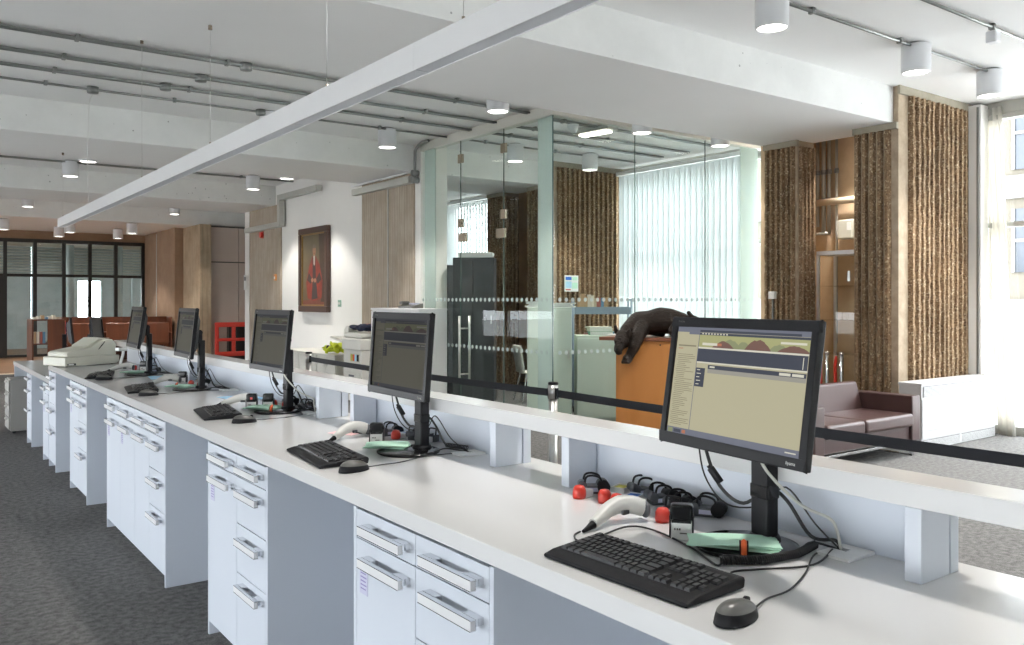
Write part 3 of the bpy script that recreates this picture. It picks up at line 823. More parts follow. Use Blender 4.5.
# ================================================================== SERVICE COUNTER
DZ = 0.948
FX = 1.187
wt = MB().box(1.185, 1.98, -1.0, 8.98, 0.900, DZ).build('worktop', 'laminate', bevel=0.0025)
tag(wt, 'long glossy white worktop running the length of the service counter', 'worktop')
sh = thing('counter_shelf', 'raised white shelf on short dividers along the public side of the worktop', 'counter shelf', (1.754, 0, DZ))
MB().box(0, 0.126, -1.0, 9.0, 0.160, 0.212).build('shelf_board', 'laminate', sh, bevel=0.0025)
for y in (-0.55, 0.948, 2.102, 2.510, 3.673, 4.07, 6.40, 7.93):
    MB().box(0.0, 0.119, y - 0.0185, y + 0.0185, 0.0005, 0.160).build('divider', 'cabinet', sh, bevel=0.0015)
for a, b in ((0.948, 2.10), (2.51, 3.67), (4.07, 9.0), (-1.0, -0.55)):
    MB().box(0.1265, 0.16, a - 0.018, b + 0.018, 0.0005, 0.158).build('back_panel', 'cabinet', sh)
MB().box(0.17, 0.21, -1.0, 9.0, -DZ, -0.05).build('modesty_panel', 'cabinet', sh)

# ---- drawer cabinets
HL = 0.26
hm = MB()
hm.box(-0.040, -0.024, -HL / 2, HL / 2, -0.0125, 0.0125, 0)
hm.box(-0.0405, -0.024, -HL / 2, HL / 2, 0.0126, 0.0146, 1)
hm.box(-0.0405, -0.024, -HL / 2, HL / 2, -0.0146, -0.0126, 1)
for s in (-1, 1): hm.box(-0.026, 0.0, s * HL / 2, s * (HL / 2 - 0.062), -0.004, 0.0146, 1)
HANDLE = hm.mesh('handle', ['handle', 'chrome'])
CARD = MB().box(-0.0012, 0, -0.027, 0.027, -0.045, 0.045)
for k in range(6): CARD.box(-0.0016, -0.0012, -0.015 if k % 2 else -0.02, 0.02, 0.03 - k * 0.012, 0.034 - k * 0.012, 1)
CARD = CARD.mesh('label_card', ['card', 'print'])
def add_obj(name, me, parent, loc):
    o = bpy.data.objects.new(name, me); COL.objects.link(o); o.parent = parent; o.location = loc
    return o
def cabinet(y0, y1, cols, splits, label, top=0.896, ends=(True, True)):
    """cols from the near end to the far end: 'drawers' or 'door'"""
    t = thing('drawer_cabinet', label, 'cabinet', (FX, y0, 0), 0, 'white drawer cabinets under the counter')
    W = y1 - y0
    c = MB().box(0.02, 0.72, 0.018, W - 0.018, 0.062, top)
    c.box(0.06, 0.70, 0.02, W - 0.02, 0.0, 0.062)
    c.build('carcass', 'panel_grey', t)
    for k, y in ((0, 0.0), (1, W - 0.018)):
        if ends[k]: MB().box(0.0, 0.72, y, y + 0.018, 0.0, top).build('end_panel', 'cabinet', t, bevel=0.001)
    sp = [0.018] + [s - y0 for s in splits] + [W - 0.018]
    g = 0.0016
    for i, kind in enumerate(cols):
        a, b = sp[i] + g, sp[i + 1] - g
        rows = [(0.803, top - 0.004, 0.846), (0.604, 0.7995, 0.747), (0.394, 0.6005, 0.545), (0.064, 0.3905, 0.350)]
        if top < 0.85: rows = [(0.66, top - 0.004, 0.715), (0.45, 0.657, 0.585), (0.064, 0.447, 0.38)]
        if kind == 'door': rows = [rows[0], (0.064, rows[0][0] - 0.0035, rows[1][2])]
        L = min(HL, (b - a) * 0.72)
        for r, (z0, z1, hz) in enumerate(rows):
            isdoor = kind == 'door' and r == 1
            out = 0.0
            f = MB().box(0.0 + out, 0.0175 + out, a, b, z0, z1).build('door' if isdoor else 'drawer', 'cabinet', t, bevel=0.001)
            h = add_obj('handle', HANDLE, f, (0.0, (a + b) / 2 - 0.028, hz)); h.scale = (1, L / HL, 1)
            if isdoor and i != len(cols) - 3:
                add_obj('label_card', CARD, f, (-0.0005, b - 0.055, hz - 0.068))
    return t
cabinet(1.695, 2.473, ['drawers', 'door'], [2.077], 'white drawer cabinet nearest the camera, cut by the bottom edge of the photo')
cabinet(3.239, 4.014, ['drawers', 'door'], [3.606], 'white drawer cabinet second from the camera, between two knee holes')
cabinet(4.775, 6.314, ['drawers', 'door', 'door', 'door'], [5.133, 5.487, 5.891], 'widest white drawer cabinet, four columns, in the middle of the counter')
cabinet(7.056, 7.806, ['drawers', 'door'], [7.414], 'white drawer cabinet fourth from the camera, past the widest one')
cabinet(8.56, 8.965, ['drawers'], [], 'narrow white drawer cabinet under the far end of the high worktop')
# ---- lower far counter
t2 = MB().box(1.19, 1.98, 8.985, 11.88, 0.765, 0.814).build('low_worktop', 'laminate', bevel=0.0025)
tag(t2, 'lower white worktop past the far end of the main counter', 'worktop')
cabinet(8.975, 9.354, ['door'], [], 'short white cabinet at the near end of the lower worktop', 0.76, (False, True))
cabinet(10.20, 10.565, ['drawers'], [], 'short white three-drawer cabinet in the middle of the lower worktop', 0.76)
p = MB().box(1.20, 1.95, 11.85, 11.875, 0, 0.765).build('counter_end_panel', 'cabinet')
tag(p, 'white end panel closing the lower worktop at its far end', 'panel')
p = MB().box(1.93, 1.97, 9.06, 11.845, 0, 0.764).build('counter_back_panel', 'cabinet')
tag(p, 'white panel along the public side of the lower worktop', 'panel')
t = thing('metal_pedestal', 'grey metal drawer pedestal standing under the lower worktop', 'drawer unit', (1.09, 11.35, 0))
MB().box(0.02, 0.52, 0, 0.42, 0.03, 0.63).build('body', 'pedestal', t, bevel=0.004)
for k in range(4):
    d = MB().box(0.0, 0.018, 0.01, 0.41, 0.05 + k * 0.145, 0.185 + k * 0.145).build('drawer', 'pedestal', t, bevel=0.003)
    MB().box(-0.02, 0, 0.14, 0.28, 0.15 + k * 0.145, 0.165 + k * 0.145).build('handle', 'steel', d)
for x in (0.06, 0.46):
    for y in (0.05, 0.37): MB().cyl((x, y, 0), (x, y, 0.03), 0.02, n=10).build('foot', 'black', t)

# ================================================================== WORKSTATIONS
def sc(name, col, s):   # screen colours
    return emit(name, col, s)
def screen_mats(tag_, k):
    return [sc('screen_%s_%d' % (tag_, i), c, k) for i, c in enumerate([
        (0.43, 0.40, 0.27),   # 0 page
        (0.052, 0.058, 0.078),# 1 dark bar
        (0.15, 0.16, 0.20),   # 2 title bar
        (0.36, 0.36, 0.17),   # 3 banner sky
        (0.17, 0.095, 0.075), # 4 brown hill
        (0.24, 0.26, 0.14),   # 5 green hill
        (0.22, 0.20, 0.13),   # 6 text line
        (0.62, 0.60, 0.50),   # 7 white field
        (0.30, 0.29, 0.25),   # 8 grey strip
        (0.42, 0.16, 0.09)])] # 9 orange button
SM = {'bright': screen_mats('bright', 1.0), 'dim': screen_mats('dim', 0.13)}
SW, SH = 0.447, 0.281
def screen_mesh(key):
    m = MB()
    def P(u, v, h): return (-SW / 2 + SW * u, -h, SH / 2 - SH * v)
    def q(u0, v0, u1, v1, mi, h=0.0004): m.quad(P(u0, v1, h), P(u1, v1, h), P(u1, v0, h), P(u0, v0, h), mi)
    def hill(u0, u1, v0, v1, mi, h, seed):
        r = random.Random(seed); n = 14; pts = []
        for i in range(n + 1):
            t = i / n; w = math.sin(PI * t) ** 0.8
            pts.append((u0 + (u1 - u0) * t, v1 - (v1 - v0) * w * r.uniform(0.85, 1.0)))
        m.add([P(a, b, h) for a, b in pts], [tuple(range(n, -1, -1))], mi)
    m.box(-SW / 2, SW / 2, 0, 0.002, -SH / 2, SH / 2, 0)
    q(0, 0, 1, 0.052, 2); q(0.19, 0.03, 0.93, 0.05, 1, 0.0005)
    q(0, 0.03, 0.19, 0.075, 2, 0.0005); q(0.0, 0.055, 0.1, 0.09, 0, 0.0006)
    q(0.19, 0.055, 1, 0.075, 1, 0.0006)
    q(0.185, 0.052, 0.19, 0.94, 2)
    for k in range(9): q(0.21 + k * 0.024, 0.058, 0.222 + k * 0.024, 0.070, 7, 0.0007)
    q(0.19, 0.075, 1, 0.185, 3)
    hill(0.36, 0.52, 0.10, 0.185, 5, 0.0005, 1); hill(0.48, 0.6, 0.115, 0.185, 5, 0.0005, 2); hill(0.72, 0.86, 0.12, 0.185, 5, 0.0005, 3)
    hill(0.30, 0.47, 0.12, 0.185, 4, 0.0006, 4); hill(0.55, 0.74, 0.09, 0.185, 4, 0.0006, 5); hill(0.78, 1.0, 0.125, 0.185, 4, 0.0006, 6)
    q(0.22, 0.145, 0.34, 0.168, 7, 0.0007); q(0.34, 0.145, 0.375, 0.168, 9, 0.0007); q(0.80, 0.10, 0.97, 0.118, 7, 0.0007)
    q(0.19, 0.185, 1, 0.20, 7, 0.0007)
    q(0.19, 0.20, 0.985, 0.318, 1); q(0.955, 0.215, 0.96, 0.31, 7, 0.0006)
    q(0.19, 0.318, 1, 0.33, 7, 0.0006)
    q(0.285, 0.342, 0.985, 0.378, 1, 0.0006); q(0.285, 0.378, 0.985, 0.415, 8, 0.0006)
    q(0.30, 0.352, 0.34, 0.366, 7, 0.0008); q(0.81, 0.35, 0.885, 0.372, 7, 0.0008); q(0.895, 0.35, 0.97, 0.372, 7, 0.0008)
    q(0.19, 0.375, 0.265, 0.545, 1, 0.0006)
    for k in range(5): q(0.20, 0.39 + k * 0.032, 0.225 + (k % 2) * 0.01, 0.397 + k * 0.032, 7, 0.0008)
    q(0.02, 0.175, 0.17, 0.188, 6); q(0.02, 0.205, 0.06, 0.212, 9)
    r = random.Random(5)
    for k in range(38):
        v = 0.26 + k * 0.0175
        q(0.015 + r.uniform(0, 0.012), v, r.uniform(0.08, 0.178), v + 0.0055, 6)
    q(0, 0.94, 1, 1.0, 2); q(0.01, 0.95, 0.05, 0.99, 5, 0.0006); q(0.06, 0.955, 0.12, 0.985, 1, 0.0006); q(0.13, 0.955, 0.16, 0.985, 9, 0.0006); q(0.90, 0.965, 0.97, 0.975, 7, 0.0006)
    return m.mesh('screen_' + key, SM[key])
SCREEN = {k: screen_mesh(k) for k in SM}
def iround(m, x0, x1, y0, y1, z0, z1): return m.box(x0, x1, y0, y1, z0, z1)
hb = MB().box(-0.2425, 0.2425, 0.004, 0.019, -0.165, 0.165)
for b_ in ((-0.2425, 0.2425, 0.142, 0.165), (-0.2425, 0.2425, -0.165, -0.139)): hb.box(b_[0], b_[1], -0.006, 0.004, b_[2], b_[3])
for s in (-1, 1): hb.box(s * 0.2425, s * 0.2235, -0.006, 0.004, -0.139, 0.142)
hb.add([(-0.21, 0.019, -0.14), (0.21, 0.019, -0.14), (0.21, 0.019, 0.14), (-0.21, 0.019, 0.14), (-0.15, 0.055, -0.10), (0.15, 0.055, -0.10), (0.15, 0.055, 0.09), (-0.15, 0.055, 0.09)], [(0, 1, 2, 3), (4, 5, 6, 7), (0, 1, 5, 4), (1, 2, 6, 5), (2, 3, 7, 6), (3, 0, 4, 7)])
HOUSING = hb.mesh('housing', 'black')
for p_ in HOUSING.polygons: p_.use_smooth = False
DISC = MB().lathe([(0, 0), (0.122, 0), (0.125, 0.004), (0.124, 0.009), (0.11, 0.0125), (0.0, 0.0165)], n=48).mesh('base_disc', 'black_gloss')
CLM = MB().box(-0.028, 0.028, -0.020, 0.020, 0.012, 0.335).mesh('stand_column', 'black')
CUFF = MB().box(-0.0295, 0.0295, -0.0215, 0.0215, 0.115, 0.15).box(-0.036, -0.028, -0.010, 0.010, 0.12, 0.148).mesh('cable_clip', 'black_gloss')
FOOTB = MB().lathe([(0, 0.012), (0.042, 0.012), (0.038, 0.02), (0.035, 0.026), (0, 0.026)], n=24).mesh('stand_collar', 'black')
HINGE = MB().cyl((-0.05, 0, 0.40), (0.05, 0, 0.40), 0.018, n=14).box(-0.03, 0.03, -0.02, 0.02, 0.33, 0.39).mesh('hinge', 'black')
def monitor(x, y, zc, yaw, pitch, key, label, z=DZ, dim_logo=False):
    """x,y: point under the screen centre"""
    phi = -PI / 2 + rad(yaw)
    t = thing('computer_monitor', label, 'monitor', (x, y, z), phi, 'black monitors along the counter')
    h = add_obj('housing', HOUSING, t, (0, 0, zc - z)); h.rotation_euler = (-rad(pitch), 0, 0)
    bv = h.modifiers.new('bevel', 'BEVEL'); bv.width = 0.003; bv.segments = 2; bv.limit_method = 'ANGLE'; bv.angle_limit = rad(40)
    s = add_obj('screen', SCREEN[key], h, (0, 0.0022, 0.0015))
    text_mesh('iiyama', 0.011, 'scanner', 'maker_mark', h, (0.205, -0.0064, -0.152), (PI / 2, 0, 0), 0.0002)
    text_mesh('ProLite', 0.008, 'mouse_grey', 'model_mark', h, (-0.205, -0.0064, 0.153), (PI / 2, 0, 0), 0.0002)
    add_obj('base_disc', DISC, t, (0.0, 0.045, 0.0008))
    for me_, n_ in ((CLM, 'stand_column'), (CUFF, 'cable_clip'), (FOOTB, 'stand_collar')):
        o_ = add_obj(n_, me_, t, (0, 0.105, 0))
        if n_ != 'stand_collar':
            bv = o_.modifiers.new('bevel', 'BEVEL'); bv.width = 0.006; bv.segments = 2; bv.limit_method = 'ANGLE'
    hg = add_obj('hinge', HINGE, t, (0, 0.085, 0.0))
    hg.location.z = (zc - z) - 0.40
    return t
monitor(1.635, 1.329, 1.343, -7.0, 8.7, 'bright', 'nearest black monitor, its bright screen showing a web page with a hill banner')
monitor(1.604, 2.943, 1.338, -1.5, 4.4, 'dim', 'second black monitor from the camera, dim screen, before the glass door')
monitor(1.637, 4.435, 1.336, 1.4, 6.2, 'dim', 'third black monitor from the camera, below the portrait')
monitor(1.583, 5.862, 1.335, -2.9, 6.2, 'dim', 'fourth black monitor from the camera, left of the red barrier')
monitor(1.583, 7.301, 1.335, -2.2, 8.2, 'dim', 'fifth black monitor on the counter, beside the beige desktop machine')

# ---- keyboards
KB = MB().prism([(-0.092, 0.0), (-0.097, 0.004), (-0.092, 0.009), (-0.066, 0.0155), (0.078, 0.027), (0.090, 0.026), (0.093, 0.018), (0.090, 0.002)], -0.215, 0.215, 'x').mesh('keyboard_body', 'black_soft')
def key_mesh(w, d=0.0185, h=0.0062):
    a, b = w / 2, d / 2; i = 0.0022
    return MB().add([(-a, -b, 0), (a, -b, 0), (a, b, 0), (-a, b, 0), (-a + i, -b + i, h), (a - i, -b + i, h), (a - i, b - i * 0.6, h), (-a + i, b - i * 0.6, h)],
                    [(4, 5, 6, 7), (0, 1, 5, 4), (1, 2, 6, 5), (2, 3, 7, 6), (3, 0, 4, 7)])
def key_slots():
    u = 0.0178; x0 = -0.2
    out = []
    rows = [([1, -1, 1, 1, 1, 1, -.5, 1, 1, 1, 1, -.5, 1, 1, 1, 1], 3, 4), ([1] * 13 + [2], 3, 4), ([1.5] + [1] * 12 + [1.5], 3, 4), ([1.75] + [1] * 11 + [2.25], 0, 3), ([1.25] + [1] * 11 + [2.75], 1, 4), ([1.25, 1.25, 1.25, 6.25, 1.25, 1.25, 1.25, 1.25], 3, 3)]
    for r, (main, nav, num) in enumerate(rows):
        y = 0.064 - r * 0.0212 - (0.003 if r else 0)
        x = x0
        for w in main:
            if w < 0: x += -w * u * 0.98; continue
            out.append((x + w * u / 2, y, w * u - 0.0022)); x += w * u
        xn = x0 + 15 * u + 0.008
        for k in range(nav): out.append((xn + ((k + 0.5) if nav != 1 else 1.5) * u, y, u - 0.0022))
        xm = xn + 3 * u + 0.008
        for k in range(num if r else 0): out.append((xm + (k + 0.5) * u * (4 / max(num, 1) if False else 1), y, u - 0.0022))
    return out
KS = key_slots()
TILT = math.atan2(0.011, 0.138)
def key_z(y): return 0.0160 + (y + 0.06) * math.tan(TILT) + 0.0004
KMESH = {}
def keyboard(x, y, rz, label, single):
    t = thing('keyboard', label, 'keyboard', (x, y, DZ + 0.001), -PI / 2 + rad(rz), 'black keyboards along the counter')
    b = add_obj('body', KB, t, (0, 0, 0))
    bv = b.modifiers.new('bevel', 'BEVEL'); bv.width = 0.004; bv.segments = 2; bv.limit_method = 'ANGLE'; bv.angle_limit = rad(50)
    if single:
        for kx, ky, w in KS:
            k = round(w, 4)
            if k not in KMESH: KMESH[k] = key_mesh(k).mesh('key', 'key')
            o_ = add_obj('key', KMESH[k], t, (kx, ky, key_z(ky))); o_.rotation_euler = (TILT, 0, 0)
        text_mesh('Microsoft', 0.009, 'scanner', 'maker_mark', t, (0.165, 0.084, 0.0272), (TILT, 0, 0), 0.0002)
        MB().box(0.07, 0.2, 0.073, 0.0735, 0.0275, 0.0278).build('status_strip', 'grey_plastic', t)
    else:
        m = MB(); R = Matrix.Rotation(TILT, 3, 'X')
        for kx, ky, w in KS:
            km = key_mesh(w); off = Vector((kx, ky, key_z(ky)))
            m.add([R @ Vector(p) + off for p in km.v], km.f)
        o_ = m.build('key_field', 'key', t); o_['kind'] = 'stuff'
    return t
keyboard(1.335, 1.345, 2.0, 'nearest black keyboard with separate keys, on the front of the worktop', True)
keyboard(1.345, 3.04, -6.0, 'black keyboard before the second monitor', False)
keyboard(1.385, 4.52, -9.0, 'black keyboard before the third monitor, raised at the back', False)
keyboard(1.35, 6.05, -9.0, 'black keyboard before the fourth monitor', False)
keyboard(1.33, 7.33, -14.0, 'black keyboard before the fifth monitor', False)

# ---- mice
def half_shell(rx, ry, rz, cut=0.0, n=28, m_=14, front=None, lift=0.0):
    mb = MB(); vs_ = []; fs_ = []
    for i in range(m_ + 1):
        ph = PI / 2 * i / m_
        for j in range(n):
            t_ = 2 * PI * j / n
            c = math.cos(ph) ** 0.75
            yy = ry * c * math.sin(t_)
            xx = rx * c * math.cos(t_) * (1 + 0.10 * math.sin(t_) * -1)
            zz = rz * math.sin(ph) * (1 - 0.16 * (yy / ry)) + lift
            vs_.append((xx, yy, zz))
    for i in range(m_):
        for j in range(n):
            fs_.append((i * n + j, i * n + (j + 1) % n, (i + 1) * n + (j + 1) % n, (i + 1) * n + j))
    if front is not None:
        fs_ = fs_[n * int(cut):]
    mb.add(vs_, fs_, 0, True)
    if front is None: mb.add(vs_[:n], [tuple(reversed(range(n)))], 0)
    return mb
MS = half_shell(0.032, 0.060, 0.036).mesh('mouse_shell', 'black_soft')
MT = half_shell(0.0325, 0.0606, 0.0366, 5, front=1, lift=0.0004).mesh('mouse_buttons', 'mouse_grey')
def mouse(x, y, rz, label):
    t = thing('computer_mouse', label, 'mouse', (x, y, DZ + 0.001), -PI / 2 + rad(rz), 'black mice along the counter')
    add_obj('shell', MS, t, (0, 0, 0)); add_obj('button_cover', MT, t, (0, 0, 0))
    MB().cyl((-0.004, 0.034, 0.0275), (0.004, 0.034, 0.0275), 0.008, n=14).build('scroll_wheel', 'black', t)
    return t
mouse(1.285, 1.035, 8, 'nearest black and grey mouse beside the nearest keyboard')
mouse(1.315, 2.735, 5, 'black mouse right of the second keyboard')
mouse(1.40, 4.14, -10, 'black mouse right of the third keyboard')
mouse(1.31, 5.68, -8, 'black mouse right of the fourth keyboard')
mouse(1.30, 7.02, -8, 'black mouse right of the fifth keyboard')

# ---- hand scanners
def scanner(x, y, rz, label, s=1.0):
    """lying on its side, arched handle, head to local +x"""
    t = thing('hand_scanner', label, 'scanner', (x, y, DZ + 0.001), rad(rz), 'pale hand scanners along the counter')
    body = MB()
    path = [(-0.105, 0, 0.016), (-0.075, 0.004, 0.024), (-0.03, 0.012, 0.038), (0.015, 0.010, 0.046), (0.05, -0.004, 0.042), (0.075, -0.022, 0.032)]
    body.tube([tuple(c * s for c in p) for p in path], [0.0135 * s, 0.0165 * s, 0.021 * s, 0.024 * s, 0.025 * s, 0.023 * s], n=16, sub=8)
    body.build('grip', 'scanner', t)
    MB().ell((0.078 * s, -0.026 * s, 0.030 * s), (0.012 * s, 0.028 * s, 0.024 * s), rot=Matrix.Rotation(rad(-28), 3, 'Z')).build('scan_window', 'grey_plastic', t)
    MB().tube([(-0.100 * s, 0, 0.0155 * s), (-0.128 * s, -0.003, 0.009 * s), (-0.15 * s, -0.008, 0.006 * s)], [0.0125 * s, 0.007 * s, 0.0045 * s], n=12).build('cable_boot', 'black_soft', t)
    MB().box(0.0 * s, 0.026 * s, -0.016 * s, -0.006 * s, 0.022 * s, 0.034 * s).build('trigger', 'grey_plastic', t, bevel=0.003)
    return t
scanner(1.585, 1.672, 6, 'nearest pale hand scanner lying behind the nearest keyboard')
scanner(1.62, 3.40, 22, 'pale hand scanner beside the stamp of the second station')
scanner(1.60, 4.80, -12, 'pale hand scanner beside the two black stamps of the third station')
scanner(1.60, 6.37, 8, 'pale hand scanner of the fourth station')
scanner(1.58, 7.74, 5, 'pale hand scanner of the fifth station')

# ---- stamps and their gear
def box_stamp(x, y, rz, label, red=False):
    t = thing('self_inking_stamp', label, 'stamp', (x, y, DZ + 0.0008), rad(rz) - PI / 2, 'black self-inking stamps')
    MB().box(-0.026, 0.026, -0.018, 0.018, 0.0, 0.045).build('base_case', 'white_plastic', t, bevel=0.002)
    MB().box(-0.029, 0.029, -0.021, 0.021, 0.045, 0.088).build('cap', 'black_gloss', t, bevel=0.010, seg=3)
    MB().box(-0.030, -0.0262, -0.02, 0.02, 0.008, 0.06).build('side_arm', 'black', t, bevel=0.001)
    MB().box(0.0262, 0.030, -0.02, 0.02, 0.008, 0.06).build('side_arm', 'black', t, bevel=0.001)
    MB().box(-0.024, 0.024, -0.0195, -0.0185, 0.042, 0.048).build('dark_slot', 'black', t)
    m_ = MB()
    for k in range(3): m_.box(-0.018 + k * 0.006, -0.014 + k * 0.006, -0.0186, -0.018, 0.024, 0.029)
    m_.box(-0.004, 0.014, -0.0186, -0.018, 0.015, 0.018)
    m_.build('printed_mark', 'mouse_grey', t)
    if red: MB().box(-0.006, 0.006, -0.0225, -0.0205, 0.056, 0.068).build('date_window', 'red', t)
    return t
box_stamp(1.612, 1.472, 40, 'black and white self-inking stamp beside the nearest monitor base')
box_stamp(1.645, 3.205, 55, 'black and white self-inking stamp of the second station')
box_stamp(1.605, 4.62, 60, 'left black self-inking stamp of the third station', True)
box_stamp(1.680, 4.57, 60, 'right black self-inking stamp of the third station', False)
box_stamp(1.70, 6.36, 60, 'black self-inking stamp of the fourth station')
box_stamp(1.72, 7.62, 60, 'black self-inking stamp of the fifth station')

def date_stamp(x, y, rz, label, frame=True):
    """little wheeled dater lying down with a red grip"""
    t = thing('date_stamp', label, 'stamp', (x, y, DZ + 0.0008), rad(rz), 'date stamps with red grips')
    MB().lathe([(0, 0.0), (0.019, 0.0), (0.021, 0.010), (0.020, 0.026), (0.014, 0.037), (0, 0.041)], n=20).build('red_grip', 'red', t)
    MB().box(0.012, 0.05, -0.016, 0.016, 0.0, 0.022).build('body', 'white_plastic', t, bevel=0.003)
    if frame:
        MB().box(0.045, 0.10, -0.024, -0.019, 0.0, 0.03).box(0.045, 0.10, 0.019, 0.024, 0.0, 0.03).box(0.05, 0.095, -0.02, 0.02, 0.0, 0.018).build('frame', 'grey_plastic', t, bevel=0.002)
        MB().cyl((0.105, -0.03, 0.03), (0.105, 0.03, 0.03), 0.017, n=14).build('wheel', 'black', t)
        MB().tube([(0.06, -0.022, 0.028), (0.062, -0.022, 0.05), (0.066, -0.015, 0.055), (0.066, 0.015, 0.055), (0.062, 0.022, 0.05), (0.06, 0.022, 0.028)], 0.0035, n=8, sub=3).build('wire_bow', 'black', t)
    return t
def roller(x, y, rz, label):
    t = thing('stamp_roller', label, 'stamp', (x, y, DZ + 0.0008), rad(rz), 'charcoal stamp rollers')
    MB().box(-0.035, 0.03, -0.022, 0.022, 0.0, 0.026).build('body', 'grey_plastic', t, bevel=0.004)
    MB().cyl((0.035, -0.028, 0.022), (0.035, 0.028, 0.022), 0.020, n=16).build('wheel', 'black', t)
    MB().cyl((-0.03, -0.026, 0.026), (-0.03, 0.026, 0.026), 0.013, n=14).build('roller_drum', 'grey_plastic', t)
    MB().tube([(-0.025, -0.02, 0.026), (-0.02, -0.02, 0.052), (0.0, -0.02, 0.058), (0.024, -0.02, 0.05), (0.03, -0.02, 0.03)], 0.0035, n=8, sub=3).tube([(-0.025, 0.02, 0.026), (-0.02, 0.02, 0.052), (0.0, 0.02, 0.058), (0.024, 0.02, 0.05), (0.03, 0.02, 0.03)], 0.0035, n=8, sub=3).build('bow', 'black', t)
    MB().box(-0.018, 0.018, -0.0235, -0.0225, 0.008, 0.02).build('label_plate', 'card', t)
    return t
def pad(x, y, rz, key, label):
    t = thing('ink_pad', label, 'ink pad', (x, y, DZ + 0.0008), rad(rz), 'small open ink pads')
    MB().box(-0.03, 0.03, -0.024, 0.024, 0, 0.012).box(-0.03, 0.03, -0.024, -0.021, 0.012, 0.02).box(-0.03, 0.03, 0.021, 0.024, 0.012, 0.02).box(-0.03, -0.027, -0.021, 0.021, 0.012, 0.02).box(0.027, 0.03, -0.021, 0.021, 0.012, 0.02).build('tray', 'white_plastic', t)
    MB().box(-0.0265, 0.0265, -0.0205, 0.0205, 0.012, 0.0165).build('pad', key, t)
    return t
# nearest station
date_stamp(1.688, 1.955, 10, 'date stamp with red grip nearest the shelf divider', False)
roller(1.765, 1.985, -35, 'charcoal stamp roller lying alone before the shelf divider')
date_stamp(1.712, 1.868, 25, 'left of two close red-gripped stamps behind the nearest scanner', False)
date_stamp(1.702, 1.805, 20, 'right of two close red-gripped stamps behind the nearest scanner', False)
pad(1.845, 1.935, 20, 'yellow_pad', 'small white ink pad with yellow felt')
pad(1.790, 1.828, 20, 'blue_pad', 'small white ink pad with blue felt')
roller(1.868, 1.865, -20, 'charcoal stamp roller left in the row by the nearest shelf bay')
roller(1.835, 1.76, -20, 'charcoal stamp roller behind the blue ink pad')
roller(1.815, 1.665, -25, 'charcoal stamp roller right behind the head of the nearest scanner')
roller(1.838, 1.585, -60, 'charcoal stamp roller nearest the nearest monitor stand')
date_stamp(1.690, 1.612, 15, 'date stamp with red grip touching the nearest scanner head', True)
# second station
date_stamp(1.765, 3.26, 15, 'date stamp with red grip beside the second stamp', False)
date_stamp(1.80, 3.10, 10, 'date stamp with red grip behind the second monitor stand', True)
roller(1.79, 3.36, -10, 'charcoal stamp roller of the second station, under the shelf')
roller(1.83, 3.20, 30, 'charcoal stamp roller beside the second blue pad')
pad(1.83, 3.285, 0, 'blue_pad', 'small ink pad with blue felt of the second station')
t = thing('stamp_tray', 'flat dark stamp tray on a pink slip at the second station', 'tray', (1.735, 3.54, DZ + 0.003), rad(10))
MB().box(-0.05, 0.05, -0.06, 0.06, 0, 0.012).build('base', 'black', t, bevel=0.002)
MB().box(-0.045, 0.045, -0.055, 0.055, 0.012, 0.020).build('insert', 'grey_plastic', t, bevel=0.003)
p = MB().box(-0.09, 0.05, -0.07, 0.07, 0, 0.001).build('paper_slip', 'pink_paper', loc=(1.70, 3.56, DZ + 0.0008), rot=(0, 0, rad(25))); tag(p, 'pale pink slip under the dark stamp tray', 'paper')
# third station
date_stamp(1.745, 4.66, 10, 'left red-gripped stamp of the third station', False)
date_stamp(1.785, 4.585, 10, 'right red-gripped stamp of the third station', False)
roller(1.84, 4.42, 15, 'charcoal stamp roller right of the third monitor stand')
roller(1.84, 4.66, -10, 'charcoal stamp roller left of the third monitor stand')
p = MB().box(-0.10, 0.10, -0.15, 0.15, 0, 0.0012).build('paper_sheet', 'blue_paper', loc=(1.745, 5.19, DZ + 0.0008), rot=(0, 0, rad(8))); tag(p, 'pale blue sheet lying left of the third station', 'paper')
# fourth station
date_stamp(1.70, 6.14, 5, 'left red-gripped stamp of the fourth station', False)
date_stamp(1.735, 6.05, 5, 'right red-gripped stamp of the fourth station', False)
roller(1.79, 6.20, 0, 'charcoal stamp roller of the fourth station')
p = MB().box(-0.07, 0.07, -0.15, 0.15, 0, 0.0012).build('paper_sheet', 'blue_paper', loc=(1.68, 6.95, DZ + 0.0008), rot=(0, 0, rad(-8))); tag(p, 'pale blue sheet between the fourth and fifth stations', 'paper')
# fifth station
date_stamp(1.70, 7.86, 5, 'red-gripped stamp of the fifth station', False)
roller(1.77, 7.5, 0, 'charcoal stamp roller of the fifth station')

